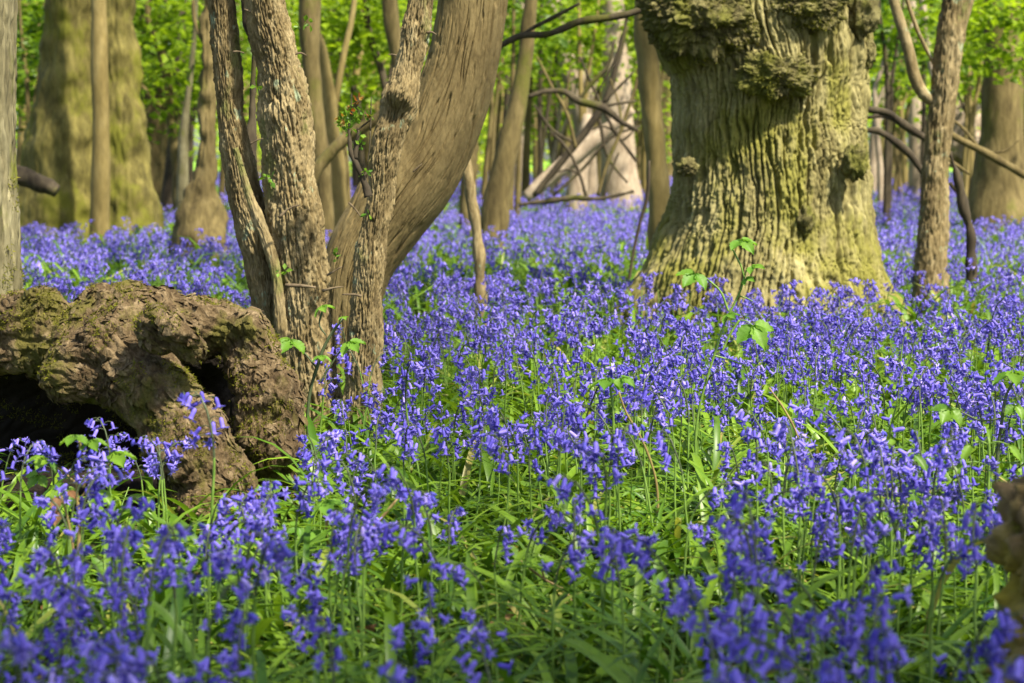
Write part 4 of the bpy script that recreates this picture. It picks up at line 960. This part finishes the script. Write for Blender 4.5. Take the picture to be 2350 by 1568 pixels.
def ok(x, y, pad=.0):
    m = ~in_stump(x, y)
    for a, b, c in EXCL: m &= (x-a)**2+(y-b)**2 > (c+pad)**2
    return m
def sample(y0, y1, dmax, seed, dens=None, half=.285):
    r = np.random.default_rng(seed); A = half*(y1*y1-y0*y0)+.5*(y1-y0); N = int(A*dmax)
    y = np.sqrt(y0*y0+(y1*y1-y0*y0)*r.random(N)); x = (half*y+.25)*r.uniform(-1, 1, N)
    if dens is not None:
        k_ = r.random(N) < np.clip(dens(x, y)/dmax, 0, 1); x, y = x[k_], y[k_]
    k_ = ok(x, y); return x[k_], y[k_]

def zone(u, v):
    if v > 1330:
        if u < 560: return 'out-of-focus bluebell in the lower left corner, below the dark cavity'
        if u < 1250: return 'blurred bluebell along the bottom edge, below the stump end and the grass gap'
        return 'blurred bluebell in the lower right corner, left of the mossy snag'
    if u < 700:
        return 'bluebell in the dense drift right in front of the mossy stump'
    if u < 1130: return 'violet bluebell in the grass close to the right end of the stump'
    if u < 1700: return 'sharp violet bluebell in the middle drift above the open grass gap'
    return 'violet bluebell in the right-hand drift above the mossy snag'
x, y = sample(1.40, 3.9, 340, 5, density)
z = gz(x, y)
rb_ = np.random.default_rng(9); hh_ = rb_.uniform(.8, 1.12, len(x))
u, v = UV(np.stack([x, y, z+.25*hh_], -1)); vis = (u > -60) & (u < 2410) & (v < 1640)
order = np.argsort(y); order = order[vis[order]]
NI = min(300, len(order)); sel = order[:NI]; YI = y[sel].max()
def bluebell(k_, px, py, pz, rz, sc, tx, ty, label):
    H, pts, bells = specs[k_]
    o = thing('bluebell', (px, py, pz-.005), label, 'bluebell', 'bluebells of the near drift')
    o.rotation_euler = (tx, ty, rz); o.scale = (sc,)*3
    link('stem', me_stem[k_], o)
    for p, e, rot, s_, isb, out in bells:
        c = link('bud' if isb else 'bell', me_bud if isb else me_bell, o)
        c.matrix_local = Matrix.Translation(e) @ rot.to_4x4() @ Matrix.Scale(s_, 4)
    a0 = random.random()*6
    for j in range(2):
        c = link('leaf', me_leaf[random.randrange(5)], o); c.rotation_euler = (0, 0, a0+j*2.4+random.random())
    return o
for i in sel:
    bluebell(int(rb_.integers(NPROTO)), float(x[i]), float(y[i]), float(z[i]), float(rb_.uniform(0, TAU)), float(hh_[i]), float(rb_.normal(0, .06)), float(rb_.normal(0, .06)), zone(u[i], v[i]))
p_ = P(480, 1330, 2.85)
bb = bluebell(2, p_[0], 2.85, 0, 2.9, 1.28, 0, 0, 'tall single bluebell arching over left against the pale stump bark')
# the rest of the drift, one scattered object
def scatter(name, x, y, z, rz, tilt, sc, protos, label, cat, seed=0):
    r = np.random.default_rng(seed); N = len(x)
    me = bpy.data.meshes.new(name); me.vertices.add(N); me.vertices.foreach_set('co', np.stack([x, y, z], -1).astype(np.float32).ravel())
    def attr(nm, typ, key, val):
        a_ = me.attributes.new(nm, typ, 'POINT'); a_.data.foreach_set(key, val.ravel())
    attr('rot', 'FLOAT_VECTOR', 'vector', np.stack([r.normal(0, tilt, N), r.normal(0, tilt, N), rz], -1).astype(np.float32))
    attr('size', 'FLOAT', 'value', sc.astype(np.float32)); attr('pick', 'INT', 'value', r.integers(0, len(protos), N).astype(np.int32))
    o = link(name, me); tag(o, label, cat, kind='stuff')
    ng = bpy.data.node_groups.new(name, 'GeometryNodeTree')
    ng.interface.new_socket('Geometry', in_out='INPUT', socket_type='NodeSocketGeometry'); ng.interface.new_socket('Geometry', in_out='OUTPUT', socket_type='NodeSocketGeometry')
    gi = ng.nodes.new('NodeGroupInput'); go = ng.nodes.new('NodeGroupOutput'); ip = ng.nodes.new('GeometryNodeInstanceOnPoints'); jn = ng.nodes.new('GeometryNodeJoinGeometry')
    for i_, pm in enumerate(protos):
        so_ = bpy.data.objects.new(pm.name, pm)
        oi = ng.nodes.new('GeometryNodeObjectInfo'); oi.inputs['Object'].default_value = so_
        gt = ng.nodes.new('GeometryNodeGeometryToInstance'); ng.links.new(oi.outputs['Geometry'], gt.inputs[0]); ng.links.new(gt.outputs[0], jn.inputs[0])
    def na(nm, typ):
        n_ = ng.nodes.new('GeometryNodeInputNamedAttribute'); n_.data_type = typ; n_.inputs[0].default_value = nm
        return [s_ for s_ in n_.outputs if s_.enabled][0]
    ng.links.new(gi.outputs[0], ip.inputs['Points']); ng.links.new(jn.outputs[0], ip.inputs['Instance']); ip.inputs['Pick Instance'].default_value = True
    ng.links.new(na('pick', 'INT'), ip.inputs['Instance Index']); ng.links.new(na('rot', 'FLOAT_VECTOR'), ip.inputs['Rotation']); ng.links.new(na('size', 'FLOAT'), ip.inputs['Scale'])
    ng.links.new(ip.outputs[0], go.inputs[0])
    md = o.modifiers.new('scatter', 'NODES'); md.node_group = ng
    return o
fine = [proto(s_, True) for s_ in specs]; far = [proto(s_, False) for s_ in specs]
rest = np.setdiff1d(np.where(y > YI-.02)[0], sel)
x2, y2 = sample(3.9, 8.0, 260, 6, lambda a, b: density(a, b)*.95); x3, y3 = sample(8, 18, 110, 7, lambda a, b: 64*np.clip(1+.9*fbm(np.stack([a*.7, b*.45, a*0], -1), 2), .3, 1.6)); x4, y4 = sample(18, 62, 30, 8, lambda a, b: 20*np.clip(.9+1.3*fbm(np.stack([a*.25, b*.12, a*0+9], -1), 2), .0, 1.5))
r = np.random.default_rng(12)
xa = np.concatenate([x[rest], x2]); ya = np.concatenate([y[rest], y2]); xb = np.concatenate([x3, x4]); yb = np.concatenate([y3, y4])
scatter('bluebell_drift', xa, ya, gz(xa, ya)-.005, r.uniform(0, TAU, len(xa)), .07, r.uniform(.78, 1.12, len(xa)), fine, 'violet drift of bluebells carpeting the ground around the hawthorn and oak', 'bluebells', 1)
scatter('far_bluebells', xb, yb, gz(xb, yb)-.01, r.uniform(0, TAU, len(xb)), .07, np.where(yb > 18, r.uniform(1.0, 1.35, len(xb)), r.uniform(.85, 1.12, len(xb))), far, 'hazy violet carpet of far bluebells under the background trees', 'bluebells', 2)

# ---------------------------------------------------------------- grassy leaves
def clump(seed, n, lmin, lmax, wmin, wmax, spread, seg=8):
    r = random.Random(seed); mb = MB()
    for i in range(n):
        az_ = r.uniform(0, TAU); b = (r.gauss(0, spread), r.gauss(0, spread), 0)
        mb.add(*strap(r, r.uniform(lmin, lmax), r.uniform(wmin, wmax), r.uniform(.7, 1.5), az_, seg, b, r.uniform(-.03, .03)))
    return mb.mesh('leaf_clump_source', M['grass'])
cl = [clump(i, 14, .15, .29, .007, .015, .04, 9) for i in range(12)]
clf = [clump(50+i, 14, .16, .32, .010, .018, .06, 5) for i in range(6)]
def leaflet(L, W, n=9, serr=.12, droop=.25, pleat=.04, cup=.15):
    t = np.linspace(0, 1, n); w_ = W*.5*np.sin(math.pi*t**.8)**.8; w_[0] = w_[-1] = W*.015
    c = np.linspace(-1, 1, 7); Tg, Cg = np.meshgrid(t, c, indexing='ij')
    ser = 1+serr*((np.arange(n) % 2)*2-1)[:, None]*(np.abs(Cg) > .9)
    X = Tg*L+np.abs(Cg)*L*.06; Y_ = Cg*w_[:, None]*ser; Z = -droop*L*Tg**2+cup*W*np.abs(Cg)**1.5*.5+pleat*W*np.cos(Tg*n*math.pi)*(np.abs(Cg) > .1)*.6
    V = np.stack([X, Y_, Z], -1).reshape(-1, 3); i = np.arange(n-1)[:, None]*7; j = np.arange(6)[None]
    return V, np.stack([i+j, i+j+1, i+j+8, i+j+7], -1).reshape(-1, 4)[:, ::-1]
def xf(V, M_): return V@np.array(M_.to_3x3()).T+np.array(M_.translation)
def sprout(seed):
    r = random.Random(seed); mb = MB(); n = r.randint(5, 9); H = r.uniform(.05, .15)
    add_tube(mb, [[0, 0, 0, .0015], [.003, 0, H*.6, .0012], [0, .004, H, .0008]], 5, 6, mat=1, cap=False)
    for i in range(n):
        hz = H*(.35+.65*i/n); L = r.uniform(.025, .05)
        m_ = Matrix.Translation((0, 0, hz)) @ Matrix.Rotation(i*2.4+r.uniform(-.4, .4), 4, 'Z') @ Matrix.Rotation(-r.uniform(-.2, .7), 4, 'Y')
        V, q = leaflet(L, L*r.uniform(.35, .55), 7, .08); mb.add(xf(V, m_), q)
    return mb.mesh('herb_source', [M['herb'], M['greenstem']])
def cleaver(seed):
    r = random.Random(seed); mb = MB(); H = r.uniform(.10, .2); dx = r.uniform(-.05, .05)
    add_tube(mb, [[0, 0, 0, .001], [dx*.4, 0, H*.6, .001], [dx, .004, H, .0007]], 4, 6, mat=1, cap=False)
    for k_ in range(4):
        t = (k_+1.2)/5.2
        for i in range(7):
            m_ = Matrix.Translation((dx*t, 0, H*t)) @ Matrix.Rotation(i*TAU/7+k_, 4, 'Z') @ Matrix.Rotation(-r.uniform(-.1, .4), 4, 'Y')
            V, q = leaflet(.024*(1.2-.4*t), .0055, 5, 0); mb.add(xf(V, m_), q)
    return mb.mesh('cleaver_source', [M['herb'], M['greenstem']])
hb_ = [sprout(i) for i in range(6)]+[cleaver(20+i) for i in range(2)]
x5, y5 = sample(1.2, 6.0, 125, 15); x6, y6 = sample(6.0, 22, 22, 16); x7, y7 = sample(22, 60, 3.0, 17)
scatter('woodland_grass', x5, y5, gz(x5, y5)-.004, r.uniform(0, TAU, len(x5)), .12, r.uniform(.7, 1.2, len(x5)), cl, 'glossy green strap leaves covering the near ground', 'grass', 3)
xc = np.concatenate([x6, x7]); yc = np.concatenate([y6, y7])
scatter('far_grass', xc, yc, gz(xc, yc)-.004, r.uniform(0, TAU, len(xc)), .1, r.uniform(.9, 1.4, len(xc)), clf, 'green leaves between the far bluebells', 'grass', 4)
x8, y8 = sample(1.2, 5.5, 60, 18); scatter('ground_herbs', x8, y8, gz(x8, y8), r.uniform(0, TAU, len(x8)), .25, r.uniform(.7, 1.3, len(x8)), hb_, 'small bright herb leaves and cleavers among the grass', 'ground cover', 5)

dl = []
for i in range(6):
    V_, q_ = leaflet(.045+.006*(i % 3), .026, 7, .08, (.5, -.4)[i % 2], .05, .6); m_ = MB(); m_.add(xf(V_, Matrix.Translation((0, 0, .012))), q_); dl.append(m_.mesh('dead_leaf_source', M['deadleaf']))
x9, y9 = sample(1.2, 9, 14, 19); scatter('leaf_litter', x9, y9, gz(x9, y9)+.012, r.uniform(0, TAU, len(x9)), .5, r.uniform(.7, 1.3, len(x9)), dl, 'brown dead leaves strewn under the flowers', 'leaf litter', 6)

# ---------------------------------------------------------------- bramble shoots and leafy plants
def orient(dirv, upv):
    x_ = Vector(dirv).normalized(); z_ = Vector(upv); z_ = (z_-x_*z_.dot(x_)).normalized(); y_ = z_.cross(x_)
    return Matrix((x_, y_, z_)).transposed().to_4x4()
def trifoil(size, seed, n=3, wide=.66):
    r = random.Random(seed); mb = MB()
    for i in range(n):
        a = (i-(n-1)/2)*(1.25 if n == 3 else 1.1); V, q = leaflet(size*(1 if i == n//2 else .86), size*wide, 11, .13, r.uniform(.2, .5), .07, .3)
        m_ = Matrix.Rotation(a, 4, 'Z') @ Matrix.Rotation(r.uniform(0, .35), 4, 'Y'); mb.add(xf(V, m_), q)
    return mb
def plant(name, label, cat, Y, stems, leaves, leafmat_='bramble', smat='bramblestem', n=3, wide=.66, ground=True, leafname='leaf'):
    """stems: px paths base first; leaves: (u, v, width px, attach u, v[, view tilt])"""
    b0 = pathpx(stems[0], Y)[0, :3]; base = np.array([b0[0], b0[1], float(gz(b0[0], b0[1]))])
    o = thing(name, base, label, cat)
    for i, s_ in enumerate(stems):
        pth = pathpx(s_, Y)
        if i == 0 and pth[0, 2] > base[2]+.01: pth = np.vstack([[base[0]+.004, base[1], base[2]-.01, pth[0, 3]], pth])
        mb = MB(); add_tube(mb, pth, 7, 26, lumpy(50, .0006), off=base); mb.build('stem', M[smat], o)
    for i, (u_, v_, w_, au, av) in enumerate(leaves):
        r = random.Random(i+int(u_)); c = P(u_, v_, Y-.01); a = P(au, av, Y); size = w_/FPX*Y*.62
        d = Vector(c-a); d.y = r.uniform(-.6, -.1)*size; d = d.normalized()*.5+Vector((0, -.25, -.35)); d.normalize()
        m_ = Matrix.Translation(c-base) @ orient(d, (r.uniform(-.3, .3), -.65, .8))
        V_, q_ = None, None
        t3 = trifoil(size, i*7+int(v_), n, wide); mb = MB()
        for vv_, (f_, mt_) in zip(t3.v, t3.f): mb.v.append(xf(vv_, m_))
        mb.f = t3.f; mb.n = t3.n; lo_ = mb.build(leafname, M[leafmat_], o)
        pm = MB(); mid = (a+c)/2+np.array([0, 0, .004]); add_tube(pm, [[*a, .0011], [*mid, .0010], [*c, .0009]], 6, 8, off=base); pm.build('petiole', M['greenstem'], lo_)
    return o
plant('bramble_shoot', 'tall pale bramble shoot with bright leaflets standing before the foot of the oak', 'bramble', 3.62,
      [[(1606, 930, 6), (1614, 899, 6), (1639, 816, 6), (1664, 739, 5), (1694, 679, 5), (1708, 637, 4), (1686, 582, 4), (1675, 557, 3)], [(1658, 805, 6), (1680, 760, 6), (1697, 735, 5)], [(1672, 715, 6), (1650, 665, 5), (1628, 645, 4)], [(1639, 816, 4), (1680, 828, 4), (1720, 845, 3)], [(1694, 679, 4), (1712, 684, 3), (1728, 692, 3)], [(1645, 780, 4), (1625, 782, 3), (1608, 788, 2)]],
      [(1700, 552, 72, 1680, 565), (1595, 630, 78, 1628, 645), (1727, 612, 50, 1708, 632), (1672, 722, 48, 1664, 742), (1728, 748, 96, 1697, 735), (1712, 640, 36, 1700, 655)], smat='greenstem')
plant('bramble_sprig', 'dark-stemmed bramble sprig between the stump and the hawthorn stems', 'bramble', 4.05,
      [[(716, 880, 8), (727, 845, 8), (745, 794, 8), (766, 758, 7), (787, 731, 5)], [(748, 770, 4), (733, 746, 4), (739, 716, 4)], [(727, 845, 5), (700, 812, 4), (684, 797, 4)], [(733, 878, 5), (770, 822, 4), (788, 795, 4)]],
      [(740, 704, 52, 739, 716), (668, 782, 84, 684, 797), (802, 786, 66, 788, 795), (738, 818, 44, 735, 828), (786, 728, 26, 780, 740)], smat='darkstem')
plant('bramble_plant', 'leafy bramble growing before the dark cavity of the stump', 'bramble', 2.95,
      [[(178, 1300, 10), (182, 1200, 9), (176, 1110, 8), (186, 1040, 7), (182, 1012, 6)], [(190, 1120, 6), (212, 1060, 5), (205, 1030, 5)], [(176, 1110, 6), (140, 1080, 5), (110, 1060, 5)], [(180, 1150, 6), (220, 1100, 5), (256, 1060, 5)]],
      [(172, 1002, 70, 182, 1012), (212, 1012, 64, 205, 1030), (104, 1052, 76, 110, 1060), (262, 1042, 90, 256, 1060), (88, 1092, 60, 112, 1085), (150, 1120, 80, 178, 1130), (225, 1130, 74, 186, 1150)], leafmat_='herb')
plant('withered_plant', 'stalk with curled dead brown leaves among bluebells, left of the stump foot', 'withered plant', 2.75,
      [[(172, 1330, 8), (165, 1240, 7), (150, 1170, 6), (140, 1135, 5)]], [(135, 1140, 60, 142, 1136), (158, 1128, 44, 142, 1136), (136, 1172, 56, 148, 1160)], leafmat_='deadleaf', n=1, wide=.7)
plant('bramble_runner', 'bramble with yellow-green leaves below the right end of the stump', 'bramble', 3.05,
      [[(766, 1420, 9), (766, 1320, 9), (775, 1290, 8), (830, 1240, 7), (900, 1160, 7), (912, 1146, 6)], [(775, 1290, 8), (752, 1245, 7), (750, 1180, 6)]],
      [(750, 1152, 92, 750, 1178), (742, 1222, 96, 752, 1240), (818, 1214, 70, 812, 1255), (686, 1210, 50, 740, 1245), (790, 1330, 60, 770, 1330)])
plant('bramble_seedling', 'low bramble leaves in the open grass gap at the bottom centre', 'bramble', 2.8,
      [[(1320, 1420, 8), (1300, 1360, 7), (1250, 1330, 6), (1210, 1300, 6), (1180, 1275, 5)], [(1250, 1330, 5), (1240, 1300, 5), (1228, 1285, 4)]],
      [(1160, 1254, 84, 1180, 1275), (1232, 1282, 80, 1228, 1290), (1370, 1320, 84, 1300, 1360), (1395, 1395, 70, 1310, 1390)], leafmat_='herb')
plant('mercury_plant', 'upright herb with pointed opposite leaves in the right-hand drift', 'herb', 2.9,
      [[(2058, 1330, 9), (2062, 1200, 8), (2052, 1100, 8), (2052, 1030, 6)]], [(2050, 1010, 60, 2052, 1040), (2010, 1040, 84, 2052, 1050), (2096, 1042, 88, 2052, 1050), (2000, 1075, 84, 2052, 1080), (2110, 1085, 84, 2052, 1080), (2085, 1120, 70, 2052, 1110)], leafmat_='herb', smat='greenstem', n=1, wide=.42)
plant('mercury_plant', 'taller pointed-leaved herb close to the right frame edge', 'herb', 3.0,
      [[(2262, 1230, 9), (2268, 1120, 8), (2270, 1040, 7), (2268, 1000, 6)]], [(2230, 1018, 84, 2268, 1020), (2312, 1020, 80, 2268, 1020), (2215, 1062, 80, 2268, 1070), (2330, 1064, 84, 2268, 1070), (2268, 985, 50, 2268, 1000)], leafmat_='herb', smat='greenstem', n=1, wide=.42)
plant('bramble_tip', 'bramble tip with pleated leaves at the right frame edge above the drift', 'bramble', 3.3,
      [[(2290, 1040, 9), (2300, 960, 8), (2312, 900, 7), (2330, 870, 6)], [(2300, 960, 5), (2250, 965, 4), (2205, 945, 4)]], [(2325, 856, 100, 2325, 875), (2180, 940, 80, 2205, 945), (2330, 930, 60, 2308, 920)], leafmat_='herb', smat='darkstem')
plant('sycamore_seedling', 'yellow-green lobed seedling leaf in the sharp middle drift', 'seedling', 3.5,
      [[(1408, 1010, 7), (1406, 930, 6), (1400, 890, 6)]], [(1395, 872, 84, 1400, 890), (1425, 868, 60, 1400, 888)], smat='greenstem')
plant('dry_stalk', 'bare pale dry stalk leaning left in the middle drift', 'stalk', 3.4, [[(1500, 1080, 6), (1468, 1000, 6), (1436, 945, 5), (1420, 900, 4)]], [], smat='tan')
plant('dry_stalk', 'bare reddish stalk right of the tall bramble shoot', 'stalk', 3.45, [[(1850, 1090, 5), (1830, 1000, 5), (1800, 940, 5), (1765, 890, 4)]], [], smat='bramblestem')
for i, (u_, v_, Y_, lb_) in enumerate(((860, 1450, 2.5, 'orange-tipped withered leaf curling in the grass at bottom centre left'), (1180, 1420, 2.72, 'brown dead leaf lying in the open grass gap'), (1140, 1400, 2.78, 'smaller brown dead leaf beside the one in the grass gap'))):
    p_ = P(u_, v_, Y_); p_[2] = max(p_[2], float(gz(p_[0], p_[1]))+.02)
    V_, q_ = leaflet(.05-.012*(i == 2), .026, 9, .1, .5, .05, .6); mb = MB(); mb.add(xf(V_, Matrix.Rotation(i*1.7+2.2, 4, 'Z')), q_); o = mb.build('dead_leaf', M['deadleaf']); o.location = p_; tag(o, lb_, 'dead leaf')
